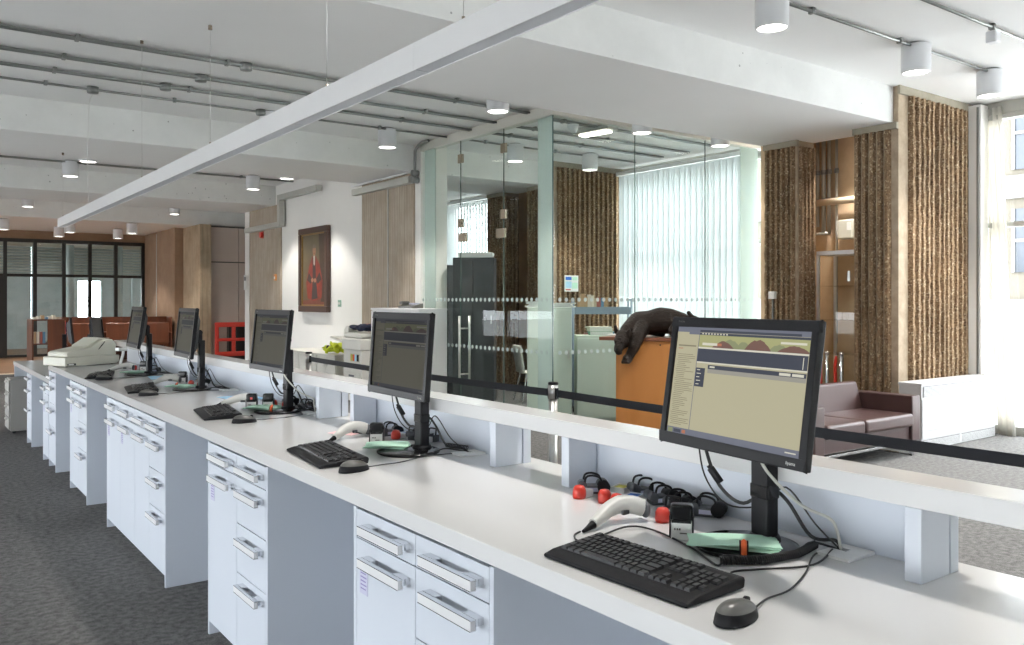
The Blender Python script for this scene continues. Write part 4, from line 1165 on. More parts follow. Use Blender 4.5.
# ---- green slips on the monitor bases, with orange tags
def slips(x, y, rz, label, tagit=True, sx=0.085, sy=0.06, z=DZ + 0.018):
    t = thing('paper_slips', label, 'paper', (x, y, z), rad(rz), 'pale green slips')
    for k in range(4):
        a = rad(-6 + 5 * k)
        m_ = MB(); R = Matrix.Rotation(a, 3, 'Z')
        n = 6; vs_ = []
        for i in range(n + 1):
            for j in (-1, 1):
                xx = -sx + 2 * sx * i / n
                p_ = R @ Vector((xx, j * sy * (0.9 + 0.05 * k), 0)); vs_.append((p_.x, p_.y, 0.0025 * k + 0.004 * (1 - (xx / sx) ** 2) * (k > 1)))
        m_.add(vs_, [(2 * i, 2 * i + 2, 2 * i + 3, 2 * i + 1) for i in range(n)])
        o_ = m_.build('slip', 'green_paper', t); s_ = o_.modifiers.new('s', 'SOLIDIFY'); s_.thickness = 0.0016
    if tagit:
        MB().tube([(-sx * 0.3, -sy - 0.004, -0.006), (-sx * 0.3, -sy - 0.006, 0.012), (-sx * 0.3, -sy + 0.012, 0.018)], 0.006, n=6, sub=3).build('orange_tag', 'orange', t)
    return t
def tag_strip(x, y, rz, label):
    t = thing('scanner_tag', label, 'tag', (x, y, DZ), rad(rz), 'orange cable tags')
    MB().tube([(0, 0, 0.010), (0, 0.004, 0.030), (0, 0.016, 0.040)], 0.008, n=4, sub=4).build('band', 'orange', t)
    MB().tube([(0.0085, 0.0, 0.011), (0.0085, 0.004, 0.031), (0.0085, 0.016, 0.041)], 0.002, n=6, sub=3).tube([(-0.0085, 0.0, 0.011), (-0.0085, 0.004, 0.031), (-0.0085, 0.016, 0.041)], 0.002, n=6, sub=3).build('edge', 'black', t)
    return t
slips(1.628, 1.322, -52, 'pale green slips fanned on the nearest monitor base', False, 0.105, 0.05)
tag_strip(1.592, 1.262, -50, 'orange tag around the coiled cable at the nearest monitor base')
slips(1.60, 3.03, -40, 'pale green slips on the second monitor base', False)
slips(1.62, 4.50, -50, 'pale green slips on the third monitor base', False)
tag_strip(1.63, 4.40, -50, 'orange tag at the third monitor base')
slips(1.58, 5.96, -50, 'pale green slips on the fourth monitor base', False)
tag_strip(1.555, 5.98, -50, 'orange tag at the fourth monitor base')
slips(1.58, 7.36, -50, 'pale green slips on the fifth monitor base', False)

# ---- cable ports and cables
def port(x, y, label):
    t = thing('cable_port', label, 'cable port', (x, y, DZ + 0.0005), 0, 'white cable ports in the worktop')
    MB().box(-0.055, 0.0, -0.042, 0.042, 0, 0.008).box(0.0, 0.055, -0.042, 0.0, 0, 0.008).box(0.022, 0.055, 0.0, 0.042, 0, 0.008).build('cover_plate', 'white_plastic', t, bevel=0.001)
    MB().box(0.001, 0.021, 0.001, 0.04, 0, 0.002).build('opening', 'black', t)
def cable(pts, r, key, label, n=8):
    x, y, z = pts[0]
    o_ = MB().tube([(a - x, b - y, c - z) for a, b, c in pts], r, n=n, sub=6).build('cable', key, loc=pts[0])
    return tag(o_, label, 'cable')
def coil(pts, r, R, turns, label, key='cable_black'):
    P = [Vector(p) for p in pts]
    o = P[0]; Q = []
    seg = [(P[i + 1] - P[i]).length for i in range(len(P) - 1)]; T_ = sum(seg)
    n = turns * 9
    for i in range(n + 1):
        s = T_ * i / n; k = 0
        while k < len(seg) - 1 and s > seg[k]: s -= seg[k]; k += 1
        d = (P[k + 1] - P[k]).normalized(); c = P[k] + d * s
        u = Vector((0, 0, 1)); w = d.cross(u).normalized(); a = 2 * PI * turns * i / n
        Q.append(c + u * (R * math.cos(a)) + w * (R * math.sin(a)) - o)
    o_ = MB().tube(Q, r, n=6, sub=1).build('coiled_cable', key, loc=o)
    return tag(o_, label, 'cable')
Z = DZ + 0.004
order = ['nearest', 'second', 'third', 'fourth', 'fifth']
mons = [(1.635, 1.329, -7.0), (1.604, 2.943, -1.5), (1.637, 4.435, 1.4), (1.583, 5.862, -2.9), (1.583, 7.301, -2.2)]
for k, (mx_, my_, yaw_) in enumerate(mons):
    nm = order[k]
    cx = mx_ + 0.105 * math.cos(rad(yaw_)); cy = my_ + 0.105 * math.sin(rad(yaw_))
    px_, py_ = min(cx + 0.13, 1.82), cy - 0.17
    port(px_, py_, 'white cable port in the worktop behind the %s monitor' % nm)
    e = (px_ + 0.012, py_ + 0.02, DZ + 0.004)
    lowz = DZ + 0.24
    dx = mx_ + 0.05
    cable([(dx, my_ + 0.14, lowz + 0.02), (dx + 0.02, my_ + 0.13, lowz - 0.06), (dx + 0.03, my_ + 0.10, lowz - 0.12), (cx - 0.005, cy + 0.06, lowz - 0.15), (cx + 0.03, cy + 0.01, lowz - 0.11), (cx + 0.035, cy - 0.04, lowz - 0.13), (cx + 0.06, cy - 0.09, DZ + 0.03), (cx + 0.10, cy - 0.13, DZ + 0.022), e],
          0.0045, 'cable_black', 'thick black video cable looping behind the %s monitor' % nm)
    t = thing('cable_choke', 'black choke on the video cable of the %s monitor' % nm, 'cable choke', (dx + 0.026, my_ + 0.118, lowz - 0.088), 0)
    MB().cyl((-0.006, 0.012, 0.018), (0.006, -0.012, -0.018), 0.010, n=12).build('choke_body', 'black', t, bevel=0.002)
    MB().cyl((-0.008, 0.016, 0.024), (-0.006, 0.012, 0.018), 0.006, n=10).build('strain_relief', 'black_soft', t)
    cable([(dx, my_ + 0.155, lowz + 0.02), (dx + 0.01, my_ + 0.14, lowz - 0.09), (dx + 0.04, my_ + 0.09, lowz - 0.16), (cx + 0.04, cy + 0.03, lowz - 0.155), (cx + 0.045, cy - 0.03, lowz - 0.10), (cx + 0.08, cy - 0.09, DZ + 0.055), e],
          0.0022, 'cable_black', 'thin black lead behind the %s monitor' % nm)
    if k in (0, 2):
        cable([(dx + 0.01, my_ - 0.02, lowz + 0.01), (dx + 0.02, my_ - 0.045, lowz - 0.05), (cx + 0.03, cy - 0.08, lowz - 0.13), (cx + 0.09, cy - 0.12, lowz - 0.165), (px_ + 0.01, py_ + 0.03, DZ + 0.05), e],
              0.0038, 'cable_grey', 'light grey cable curving from the %s monitor to its cable port' % nm)
    cable([(cx - 0.15, cy - 0.055, Z), (cx - 0.02, cy - 0.10, Z + 0.004), (cx + 0.05, cy - 0.10, Z + 0.015), e], 0.003, 'cable_black', 'short black lead on the worktop beside the %s monitor base' % nm)
    mm = [(1.285, 1.035), (1.315, 2.735), (1.40, 4.14), (1.31, 5.68), (1.30, 7.02)][k]
    cable([(mm[0] + 0.058, mm[1] + 0.004, DZ + 0.008), (mm[0] + 0.13, mm[1] + 0.03, Z), (mm[0] + 0.21, mm[1] + 0.035, Z), (mm[0] + 0.33, mm[1] + 0.08, Z), (cx + 0.02, cy - 0.13, Z), e], 0.0021, 'cable_black', 'thin lead from the %s mouse to the cable port' % nm)
coil([(1.515, 1.268, DZ + 0.012), (1.60, 1.215, DZ + 0.012), (1.70, 1.195, DZ + 0.012), (1.80, 1.215, DZ + 0.012)], 0.0022, 0.0085, 52, 'coiled black scanner lead around the nearest monitor base')
coil([(1.83, 2.95, DZ + 0.011), (1.86, 2.84, DZ + 0.011)], 0.0022, 0.008, 14, 'coiled black scanner lead near the second cable port')
cable([(1.432, 1.655, DZ + 0.006), (1.405, 1.645, Z), (1.378, 1.605, Z), (1.40, 1.588, Z), (1.455, 1.60, Z), (1.56, 1.612, Z + 0.004), (1.60, 1.56, Z), (1.562, 1.40, Z), (1.503, 1.27, Z), (1.515, 1.262, DZ + 0.012)], 0.0026, 'cable_black', 'black scanner lead sweeping behind the nearest keyboard')
cable([(1.445, 1.19, DZ + 0.01), (1.50, 1.215, Z), (1.56, 1.19, Z), (1.68, 1.14, Z), (1.81, 1.175, Z + 0.004)], 0.0024, 'cable_black', 'nearest keyboard lead passing behind the nearest mouse')

# ---- beige desktop machine at the far end
t = thing('desktop_machine', 'beige wedge-shaped desktop machine at the far end of the high worktop', 'office machine', (1.255, 8.50, DZ + 0.001), rad(22))
MB().prism([(0, 0.006), (0.50, 0.006), (0.53, 0.03), (0.53, 0.085), (0.0, 0.085)], 0, 0.36, 'y').build('base', 'beige_plastic', t, bevel=0.006)
MB().prism([(0.03, 0.086), (0.51, 0.086), (0.51, 0.19), (0.47, 0.235), (0.37, 0.235), (0.25, 0.165), (0.05, 0.135), (0.03, 0.12)], 0.02, 0.34, 'y').build('cover', 'beige_plastic', t, bevel=0.008)
MB().prism([(0.25, 0.17), (0.36, 0.241), (0.38, 0.241), (0.46, 0.241), (0.46, 0.247), (0.36, 0.25), (0.24, 0.178)], 0.05, 0.31, 'y').build('lid', 'beige_plastic', t, bevel=0.003)
m_ = MB()
for k in range(5): m_.cbox((0.345 + 0.008 * k, 0.018, 0.165 + 0.008 * k), (0.05, 0.004, 0.004), rot=Matrix.Rotation(rad(-52), 3, 'Y'))
m_.build('vent', 'black_soft', t)
MB().box(0.02, 0.10, -0.001, 0.003, 0.012, 0.03).build('maker_badge', 'black', t)
MB().box(0.03, 0.08, -0.0015, -0.001, 0.016, 0.026).build('badge_print', 'white_plastic', t)
for x in (0.03, 0.47):
    for y in (0.03, 0.33): MB().cyl((x, y, 0), (x, y, 0.007), 0.012, n=10).build('foot', 'black', t)
t = thing('desk_phone_stand', 'white curved cable bracket beside the beige machine', 'stand', (1.66, 8.25, DZ + 0.001), rad(20))
MB().tube([(0, 0, 0.0), (0.01, 0, 0.05), (0.03, 0, 0.12), (0.03, 0, 0.15)], 0.012, n=10).build('bracket', 'white_plastic', t)
MB().box(-0.03, 0.06, -0.03, 0.03, 0.145, 0.175).build('cradle', 'white_plastic', t, bevel=0.006)
# dark monitors seen from behind on the lower worktop
for (x, y, rz, lab) in ((1.74, 11.25, 82, 'dark monitor turned away on the lower worktop behind the beige machine'), (1.98, 11.05, 62, 'second dark monitor edge-on beside the turned-away one')):
    t = thing('computer_monitor', lab, 'monitor', (x, y, 0.8145), rad(rz), 'black monitors along the counter')
    h = add_obj('housing', HOUSING, t, (0, 0, 0.36)); h.rotation_euler = (-rad(6), 0, 0); h.scale = (0.78, 1, 1.05)
    add_obj('base_disc', DISC, t, (0, 0.045, 0.0008)); add_obj('stand_column', CLM, t, (0, 0.09, 0))

# ================================================================== QUEUE BARRIERS
TX = 3.73
def barrier_post(x, y, label):
    t = thing('barrier_post', label, 'barrier post', (x, y, 0), 0, 'steel queue barrier posts')
    MB().lathe([(0, 0), (0.17, 0), (0.17, 0.012), (0.15, 0.03), (0.05, 0.045), (0.035, 0.06), (0, 0.06)], n=32).build('base_plate', 'steel', t)
    MB().cyl((0, 0, 0.05), (0, 0, 0.86), 0.0315, n=24).build('pole', 'steel', t)
    MB().cyl((0, 0, 0.86), (0, 0, 0.965), 0.036, n=24).build('cassette', 'steel', t)
    MB().lathe([(0, 0.98), (0.03, 0.98), (0.037, 0.975), (0.037, 0.962), (0, 0.962)], n=24).build('cap', 'black', t)
    MB().box(-0.012, 0.012, 0.034, 0.046, 0.865, 0.94).box(-0.012, 0.012, -0.046, -0.034, 0.865, 0.94).build('tape_slot', 'black', t)
    return t
barrier_post(TX, 4.60, 'steel queue post standing before the glass room corner')
barrier_post(TX, 8.90, 'steel queue post at the left end of the tape, before the low cabinets')
barrier_post(TX, 0.20, 'steel queue post at the right end of the tape')
def barrier_tape(y0, y1, label, sag=0.012):
    n = 14; m = MB(); vs_ = []
    for i in range(n + 1):
        u = i / n; y = (y1 - y0) * u; s = -sag * 4 * u * (1 - u)
        vs_ += [(-0.001, y, s), (-0.001, y, s + 0.052), (0.001, y, s + 0.052), (0.001, y, s)]
    fs_ = []
    for i in range(n):
        for k in range(4): fs_.append((4 * i + k, 4 * i + (k + 1) % 4, 4 * i + 4 + (k + 1) % 4, 4 * i + 4 + k))
    fs_ += [(0, 1, 2, 3), (4 * n + 3, 4 * n + 2, 4 * n + 1, 4 * n)]
    m.add(vs_, fs_)
    return tag(m.build('barrier_tape', 'tape', loc=(TX, y0, 0.877)), label, 'barrier tape')
barrier_tape(4.645, 8.855, 'black barrier tape stretched left of the middle queue post')
barrier_tape(0.245, 4.555, 'black barrier tape stretched right of the middle queue post, before the sofa')

# ================================================================== ORANGE CABINET WITH BRONZE CAT
e1 = Vector((0.464, -0.886, 0)).normalized()
oc = thing('wooden_cabinet', 'orange-brown wooden cabinet carrying the bronze big cat', 'cabinet', (5.764, 6.126, 0), math.atan2(e1.y, e1.x))
# local x along the front to the right, local y towards the back
MB().box(0, 1.15, 0, 0.55, 0.06, 1.155).box(0.03, 1.12, 0.03, 0.52, 0, 0.06).build('body', 'orange_wood', oc, bevel=0.003)
MB().box(-0.17, 1.22, -0.02, 0.60, 1.156, 1.19).build('top_board', 'red_wood', oc, bevel=0.004)
MB().box(0.53, 0.66, -0.006, 0.0, 1.03, 1.09).build('name_plate', 'orange_wood', oc, bevel=0.002, label='small orange wooden plate')
MB().cyl((0.45, -0.004, 1.12), (0.45, 0.0, 1.12), 0.008, n=10).build('lock', 'black', oc)

cat = thing('bronze_sculpture', 'dark bronze big cat sprawled over the orange cabinet, one paw hanging', 'sculpture', (5.764, 6.126, 1.19), math.atan2(e1.y, e1.x))
def limb(m, pts, n=14):
    for i in range(len(pts) - 1):
        (x0, y0, z0, r0), (x1, y1, z1, r1) = pts[i], pts[i + 1]
        L = (Vector((x1, y1, z1)) - Vector((x0, y0, z0))).length
        k = max(2, int(L / 0.012))
        for j in range(k + 1):
            u = j / k
            m.ell((x0 + (x1 - x0) * u, y0 + (y1 - y0) * u, z0 + (z1 - z0) * u), (r0 + (r1 - r0) * u,) * 3, n=n, m=8)
m = MB()
# trunk: rump (right) to shoulders (left); local z=0 is the cabinet top
limb(m, [(0.70, 0.20, 0.085, 0.092), (0.60, 0.19, 0.125, 0.118), (0.48, 0.18, 0.158, 0.128), (0.40, 0.18, 0.165, 0.130), (0.30, 0.16, 0.140, 0.122), (0.20, 0.13, 0.132, 0.122)])
limb(m, [(0.18, 0.10, 0.125, 0.105), (0.125, 0.02, 0.055, 0.090)])                                   # neck
limb(m, [(0.095, -0.035, 0.0, 0.084), (0.087, -0.065, -0.035, 0.080)])                               # skull
limb(m, [(0.080, -0.105, -0.070, 0.056), (0.072, -0.140, -0.115, 0.043)])                            # muzzle
m.ell((0.074, -0.125, -0.150), (0.034, 0.038, 0.020), n=12, m=8)                                     # jaw
limb(m, [(0.040, -0.125, -0.025, 0.020), (0.046, -0.14, -0.035, 0.016)]); limb(m, [(0.118, -0.125, -0.030, 0.020), (0.110, -0.14, -0.040, 0.016)])   # brow
limb(m, [(0.24, 0.07, 0.10, 0.092), (0.24, -0.03, 0.02, 0.070), (0.215, -0.078, -0.085, 0.054), (0.165, -0.085, -0.185, 0.044), (0.150, -0.09, -0.205, 0.050)])  # hanging foreleg
for k in (-1, 0, 1): limb(m, [(0.150 + k * 0.024, -0.105, -0.215, 0.024), (0.142 + k * 0.028, -0.120, -0.236, 0.020)], n=10)
limb(m, [(0.28, 0.24, 0.09, 0.075), (0.35, 0.26, 0.05, 0.048), (0.41, 0.20, 0.034, 0.034)])          # folded foreleg on top
limb(m, [(0.66, 0.10, 0.10, 0.098), (0.575, 0.04, 0.068, 0.062), (0.70, 0.01, 0.045, 0.045), (0.60, 0.0, 0.035, 0.034)])   # hind leg near
limb(m, [(0.66, 0.28, 0.10, 0.095), (0.60, 0.33, 0.065, 0.060), (0.72, 0.36, 0.045, 0.045), (0.62, 0.37, 0.036, 0.036)])   # hind leg far
limb(m, [(0.76, 0.22, 0.09, 0.045), (0.84, 0.24, 0.06, 0.030), (0.83, 0.21, 0.13, 0.024), (0.77, 0.18, 0.18, 0.021), (0.72, 0.15, 0.205, 0.021), (0.69, 0.14, 0.240, 0.022)])   # tail
for ex, ez, ey in ((0.022, 0.062, -0.045), (0.152, 0.030, -0.085)):   # ears
    for j in range(6):
        u = j / 5
        m.ell((ex + (0.012 if ex > 0.1 else -0.012) * u, ey, ez - 0.012 + 0.055 * u), (0.030 * (1 - 0.35 * u), 0.016, 0.018), n=10, m=6)
me = baked(m, 'cat_body', 'bronze', 0.008, 4)
add_obj('body', me, cat, (0, 0, 0))
for s in (-1, 1):
    MB().ell((0.079 + s * 0.036, -0.150, -0.052), (0.008, 0.007, 0.007), n=10, m=6).build('eye', 'black_gloss', cat)
MB().ell((0.071, -0.183, -0.112), (0.014, 0.007, 0.010), n=10, m=6).build('nose', 'black_gloss', cat)
t = thing('loose_papers', 'white papers lying under the bronze cat on the orange cabinet', 'paper', (5.764, 6.126, 1.1905), math.atan2(e1.y, e1.x))
for k, (a, b, r) in enumerate(((0.40, 0.42, 8), (0.62, 0.34, -12), (-0.05, 0.36, 5))):
    o_ = MB().cbox((0, 0, 0), (0.30, 0.21, 0.004)).build('sheet', 'paper', t, loc=(a, b, 0.003 + 0.004 * k), rot=(0, 0, rad(r)))

# ================================================================== SOFA
so = thing('leather_sofa', 'brown leather two-seat sofa on chrome feet before the alcove', 'sofa', (6.56, 4.43, 0))
W, D = 1.78, 0.72
MB().box(0.02, W - 0.02, 0.03, D, 0.16, 0.30).build('seat_frame', 'leather', so, bevel=0.012)
for a, b in ((0.16, 0.765), (0.775, W - 0.16)):
    MB().box(a, b, -0.03, 0.55, 0.30, 0.43).build('seat_cushion', 'leather', so, bevel=0.035, seg=4)
MB().prism([(0.50, 0.30), (D, 0.16), (D, 0.66), (0.66, 0.705), (0.60, 0.70)], 0.15, W - 0.15, 'x').build('backrest', 'leather', so, bevel=0.02, seg=3)
for a, b in ((0, 0.15), (W - 0.15, W)):
    MB().box(a, b, 0.0, D, 0.15, 0.597).build('armrest', 'leather', so, bevel=0.012, seg=3)
for a in (0.02, D - 0.05): MB().box(0.03, W - 0.03, a, a + 0.03, 0.125, 0.15).build('chrome_rail', 'chrome', so, bevel=0.003)
for x in (0.10, W - 0.10):
    MB().box(x - 0.02, x + 0.02, 0.02, 0.05, 0.0, 0.14).box(x - 0.02, x + 0.02, D - 0.05, D - 0.02, 0.0, 0.14).box(x - 0.02, x + 0.02, 0.02, D - 0.02, 0.0, 0.012).build('leg', 'chrome', so, bevel=0.002)

# ================================================================== RADIATOR COVER
rc = thing('radiator_cover', 'long white radiator cover with slotted grilles beside the curtain', 'radiator', (8.57, 4.54, 0))
L = 1.62
MB().box(0, L, 0, 0.24, 0.0, 0.665).build('casing', 'radiator', rc)
MB().box(-0.004, L, -0.006, 0.25, 0.666, 0.69).build('top_plate', 'radiator', rc, bevel=0.003)
for k in range(5):
    MB().box(0.004, L - 0.004, -0.010, 0.0, 0.115 + k * 0.082, 0.194 + k * 0.082).build('front_panel', 'radiator', rc, bevel=0.002)
for z0, n in ((0.545, 9), (0.012, 7)):
    for a, b in ((0.03, L / 2 - 0.015), (L / 2 + 0.015, L - 0.03)):
        g = MB().box(a, b, -0.003, -0.0005, z0, z0 + n * 0.0125).build('grille', 'black_frame', rc)
        for k in range(n): MB().box(a, b, -0.012, -0.003, z0 + k * 0.0125, z0 + 0.0075 + k * 0.0125).build('slat', 'radiator', g)
    MB().box(L / 2 - 0.015, L / 2 + 0.015, -0.012, 0, z0, z0 + n * 0.0125).build('grille_post', 'radiator', rc)

# ================================================================== CURTAINS
def curtain(x, y, z0, z1, w, n, amp, label, rz=0, flare=0.0, lean=0.0):
    m = MB(); rows = 14; cols = n * 8; vs_ = []
    for r in range(rows + 1):
        z = z0 + (z1 - z0) * r / rows; f = 1 + flare * (1 - r / rows)
        for c in range(cols + 1):
            u = c / cols
            vs_.append(((u - 0.5) * w * f + 0.05 * (1 - r / rows) * flare * 3 + lean * r / rows, amp * math.sin(u * n * 2 * PI + 0.5 * math.sin(r * 0.3)) * (0.8 + 0.2 * math.sin(r * 0.7)), z))
    fs_ = [(r * (cols + 1) + c, r * (cols + 1) + c + 1, (r + 1) * (cols + 1) + c + 1, (r + 1) * (cols + 1) + c) for r in range(rows) for c in range(cols)]
    m.add(vs_, fs_, 0, True)
    o_ = m.build('curtain', 'curtain', loc=(x, y, 0), rot=(0, 0, rz)); s_ = o_.modifiers.new('s', 'SOLIDIFY'); s_.thickness = 0.003
    return tag(o_, label, 'curtain')
curtain(10.33, 4.46, 0.0, 3.80, 0.22, 3, 0.03, 'cream gathered curtain hanging at the window beside the radiator cover', rad(72), 0.1, 0.20)
t = thing('wall_post', 'white boxed post between ribbed pier and curtain', 'post', (10.28, 4.72, 0))
MB().box(-0.08, 0.10, -0.02, 0.12, 0.691, 3.83).build('casing', 'white_paint', t)
MB().box(-0.10, -0.085, 0.0, 0.02, 0.691, 3.80).build('edge_trim', 'galv', t)

# ================================================================== ALCOVE: pipes, display case, rope posts
t = thing('pipe_run', 'tan lagged pipes rising in the alcove between ribbed legs', 'pipes', (9.86, 5.42, 0))
for y, r, z0 in ((1.24, 0.022, 2.52), (1.15, 0.026, 2.45), (1.07, 0.022, 2.42), (0.96, 0.016, 1.0)):
    MB().cyl((0, y - 0.04, z0), (0, y - 0.04, CEIL), r, n=12).build('riser', 'galv_dull', t)
    MB().cyl((0, y - 0.04, 3.2), (0, y - 0.04, 3.26), r + 0.012, n=12).build('pipe_clip', 'galv', t)
MB().cyl((-0.05, -0.02, 2.83), (-0.05, 1.38, 2.83), 0.045, n=18).build('cross_pipe', mat('cream_lagging', (0.62, 0.52, 0.38), 0.5), t)
MB().cyl((0, 1.03, 2.43), (0, 1.38, 2.43), 0.02, n=12).build('cross_pipe', 'galv_dull', t)
MB().box(-0.12, 0.0, 0.62, 0.84, 2.33, 2.58).build('meter_box', 'beige_plastic', t, bevel=0.02)
MB().box(-0.125, -0.12, 0.64, 0.70, 2.44, 2.54).build('meter_window', 'white_plastic', t)
dc = thing('display_case', 'tall glass display case with pale frame standing in the alcove', 'display case', (9.12, 5.41, 0))
for x in (0.0, 0.36):
    for y in (0.02, 0.70): MB().box(x, x + 0.03, y, y + 0.03, 0, 2.14).build('frame_post', 'white_metal', dc)
MB().box(0, 0.39, 0.02, 0.73, 2.10, 2.15).build('top_frame', 'white_metal', dc)
MB().box(0, 0.39, 0.02, 0.73, 0.0, 0.4).build('plinth', 'white_metal', dc)
MB().box(0.005, 0.011, 0.05, 0.385, 0.4, 2.10).build('door_pane', 'glass_case', dc)
MB().box(0.005, 0.011, 0.388, 0.70, 0.4, 2.10).build('door_pane', 'glass_case', dc)
MB().box(0.37, 0.375, 0.05, 0.70, 0.4, 2.10).build('back_pane', 'glass_case', dc)
for z in (0.9, 1.31, 1.72): MB().box(0.02, 0.365, 0.05, 0.70, z, z + 0.008).build('glass_shelf', 'glass_case', dc)
MB().box(-0.004, 0.004, 0.28, 0.31, 1.78, 1.90).build('lock_plate', 'steel', dc)
for k, (x, y) in enumerate(((8.93, 5.87), (8.93, 5.68))):
    t = thing('rope_post', ('left' if k == 0 else 'right') + ' chrome post with red rope behind the sofa', 'rope post', (x, y, 0), 0, 'chrome rope posts')
    MB().lathe([(0, 0), (0.085, 0), (0.08, 0.02), (0.03, 0.035), (0, 0.035)], n=24).build('base_plate', 'chrome', t)
    MB().cyl((0, 0, 0.03), (0, 0, 0.93), 0.024, n=16).build('pole', 'chrome', t)
    MB().lathe([(0, 0.95), (0.02, 0.95), (0.03, 0.94), (0.03, 0.92), (0, 0.92)], n=16).build('cap', 'chrome', t)
    MB().tube([(-0.035, 0.045, 0.90), (-0.04, 0.055, 0.80), (-0.04, 0.055, 0.6), (-0.04, 0.06, 0.4)], [0.012, 0.02, 0.02, 0.02], n=10).build('red_rope', 'red', t)
t = thing('wall_socket', 'small white switch box on the left ribbed leg', 'switch', (8.70, 6.45, 1.57), 0)
MB().box(-0.05, -0.002, -0.045, 0.045, 0, 0.09).build('box', 'white_plastic', t, bevel=0.006)
MB().cyl((-0.02, 0.0, -1.57), (-0.02, 0.0, 0.0), 0.011, n=8).build('conduit_drop', 'galv', t)

# ================================================================== INSIDE THE GLASS ROOM
def filing(x, y, rz, w, d, h, label, key='sage', name='filing_cabinet', doors=1):
    t = thing(name, label, 'cabinet', (x, y, 0), rad(rz))
    MB().box(0, w, 0.02, d, 0.04, h).box(0.02, w - 0.02, 0.05, d - 0.02, 0, 0.04).build('body', key, t, bevel=0.004)
    for k in range(doors):
        f = MB().box(0.006 + k * w / doors, (k + 1) * w / doors - 0.006, 0.0, 0.019, 0.06, h - 0.03).build('door', key, t, bevel=0.003)
        MB().box((k + 1) * w / doors - 0.05, (k + 1) * w / doors - 0.035, -0.02, 0.0, h * 0.55, h * 0.55 + 0.12).build('handle', 'steel', f)
    return t
filing(6.52, 8.55, -36, 0.56, 0.45, 1.46, 'sage grey metal cabinet behind the glass beside the corner')
filing(7.03, 8.19, -36, 0.62, 0.45, 1.10, 'lower sage grey cabinet behind the glass beside the bronze cat')
t = thing('paper_pile', 'pile of papers on the taller sage grey cabinet', 'papers', (6.62, 8.62, 1.461), rad(-36))
for k in range(7):
    o_ = MB().cbox((0, 0, 0), (0.30, 0.22, 0.010)).build('sheaf', 'paper', t, loc=(0.10 + random.uniform(-0.02, 0.03), 0.14, 0.006 + k * 0.0108), rot=(0, 0, rad(random.uniform(-14, 14))))
t = thing('paper_pile', 'second pile of papers on the taller sage grey cabinet, nearer the cat', 'papers', (6.90, 8.36, 1.461), rad(-36))
for k in range(4):
    o_ = MB().cbox((0, 0, 0), (0.26, 0.21, 0.014)).build('sheaf', 'paper', t, loc=(0.05 + random.uniform(-0.03, 0.03), 0.14, 0.008 + k * 0.0148), rot=(0, 0, rad(random.uniform(-18, 18))))
# book trolley
bt = thing('book_trolley', 'blue grey metal book trolley inside the glass room', 'trolley', (7.62, 8.95, 0), rad(-38))
for x in (0, 0.80):
    for y in (0, 0.42): MB().cyl((x, y, 0.08), (x, y, 1.56), 0.014, n=10).build('upright', 'trolley', bt)
    MB().cyl((x, 0, 1.56), (x, 0.42, 1.56), 0.014, n=10).build('end_rail', 'trolley', bt)
    for y in (0, 0.42): MB().cyl((x - 0.012, y, 0.045), (x + 0.012, y, 0.045), 0.045, n=16).build('castor', 'black', bt)
for z in (0.30, 0.84, 1.36):
    MB().box(0, 0.80, 0.0, 0.42, z, z + 0.015).box(0, 0.80, -0.005, 0.005, z, z + 0.10).box(0, 0.80, 0.415, 0.425, z, z + 0.10).build('shelf', 'trolley', bt)
bcols = [(0.45, 0.30, 0.17), (0.62, 0.58, 0.50), (0.30, 0.10, 0.08), (0.10, 0.22, 0.34), (0.12, 0.30, 0.20), (0.70, 0.66, 0.55), (0.50, 0.42, 0.30)]
bm_ = [mat('book_cover_%d' % i, c, 0.6) for i, c in enumerate(bcols)]
def book(label, group, loc, rz, s, ci, tilt=0.0):
    t = thing('book', label, 'book', loc, rz, group)
    w, d, h = s
    c = MB().box(0, 0.003, 0, d, 0, h).box(w - 0.003, w, 0, d, 0, h).box(0.003, w - 0.003, 0, 0.003, 0, h).build('cover', bm_[ci % 7], t)
    p_ = MB().box(0.003, w - 0.003, 0.003, d - 0.004, 0.003, h - 0.003).build('pages', 'paper', t)
    t.rotation_euler = (0, tilt, rz)
    return t
R3 = Matrix.Rotation(rad(-38), 3, 'Z')
names = ['tan', 'cream', 'dark red', 'blue', 'green', 'ivory', 'brown']
ords = ['first', 'second', 'third', 'fourth', 'fifth', 'sixth', 'seventh', 'eighth', 'ninth', 'tenth', 'eleventh', 'twelfth']
x = 0.06
for k in range(9):
    w = random.uniform(0.03, 0.06)
    p_ = R3 @ Vector((x, 0.02, 0)) + Vector((7.62, 8.95, 1.376))
    ci = [0, 0, 0, 1, 5, 6, 2, 3, 0][k]
    book('%s upright book, %s from the left on the trolley top shelf' % (names[ci], ords[k]), 'trolley top shelf books', tuple(p_), rad(-38), (w, 0.2, random.uniform(0.20, 0.27)), ci); x += w + 0.003
x = 0.04
for k in range(12):
    w = random.uniform(0.03, 0.055)
    p_ = R3 @ Vector((x, 0.02, 0)) + Vector((7.62, 8.95, 0.856))
    book('%s upright book, %s from the left on the trolley middle shelf' % (names[k % 7], ords[k]), 'trolley middle shelf books', tuple(p_), rad(-38), (w, 0.2, random.uniform(0.20, 0.27)), k); x += w + 0.003
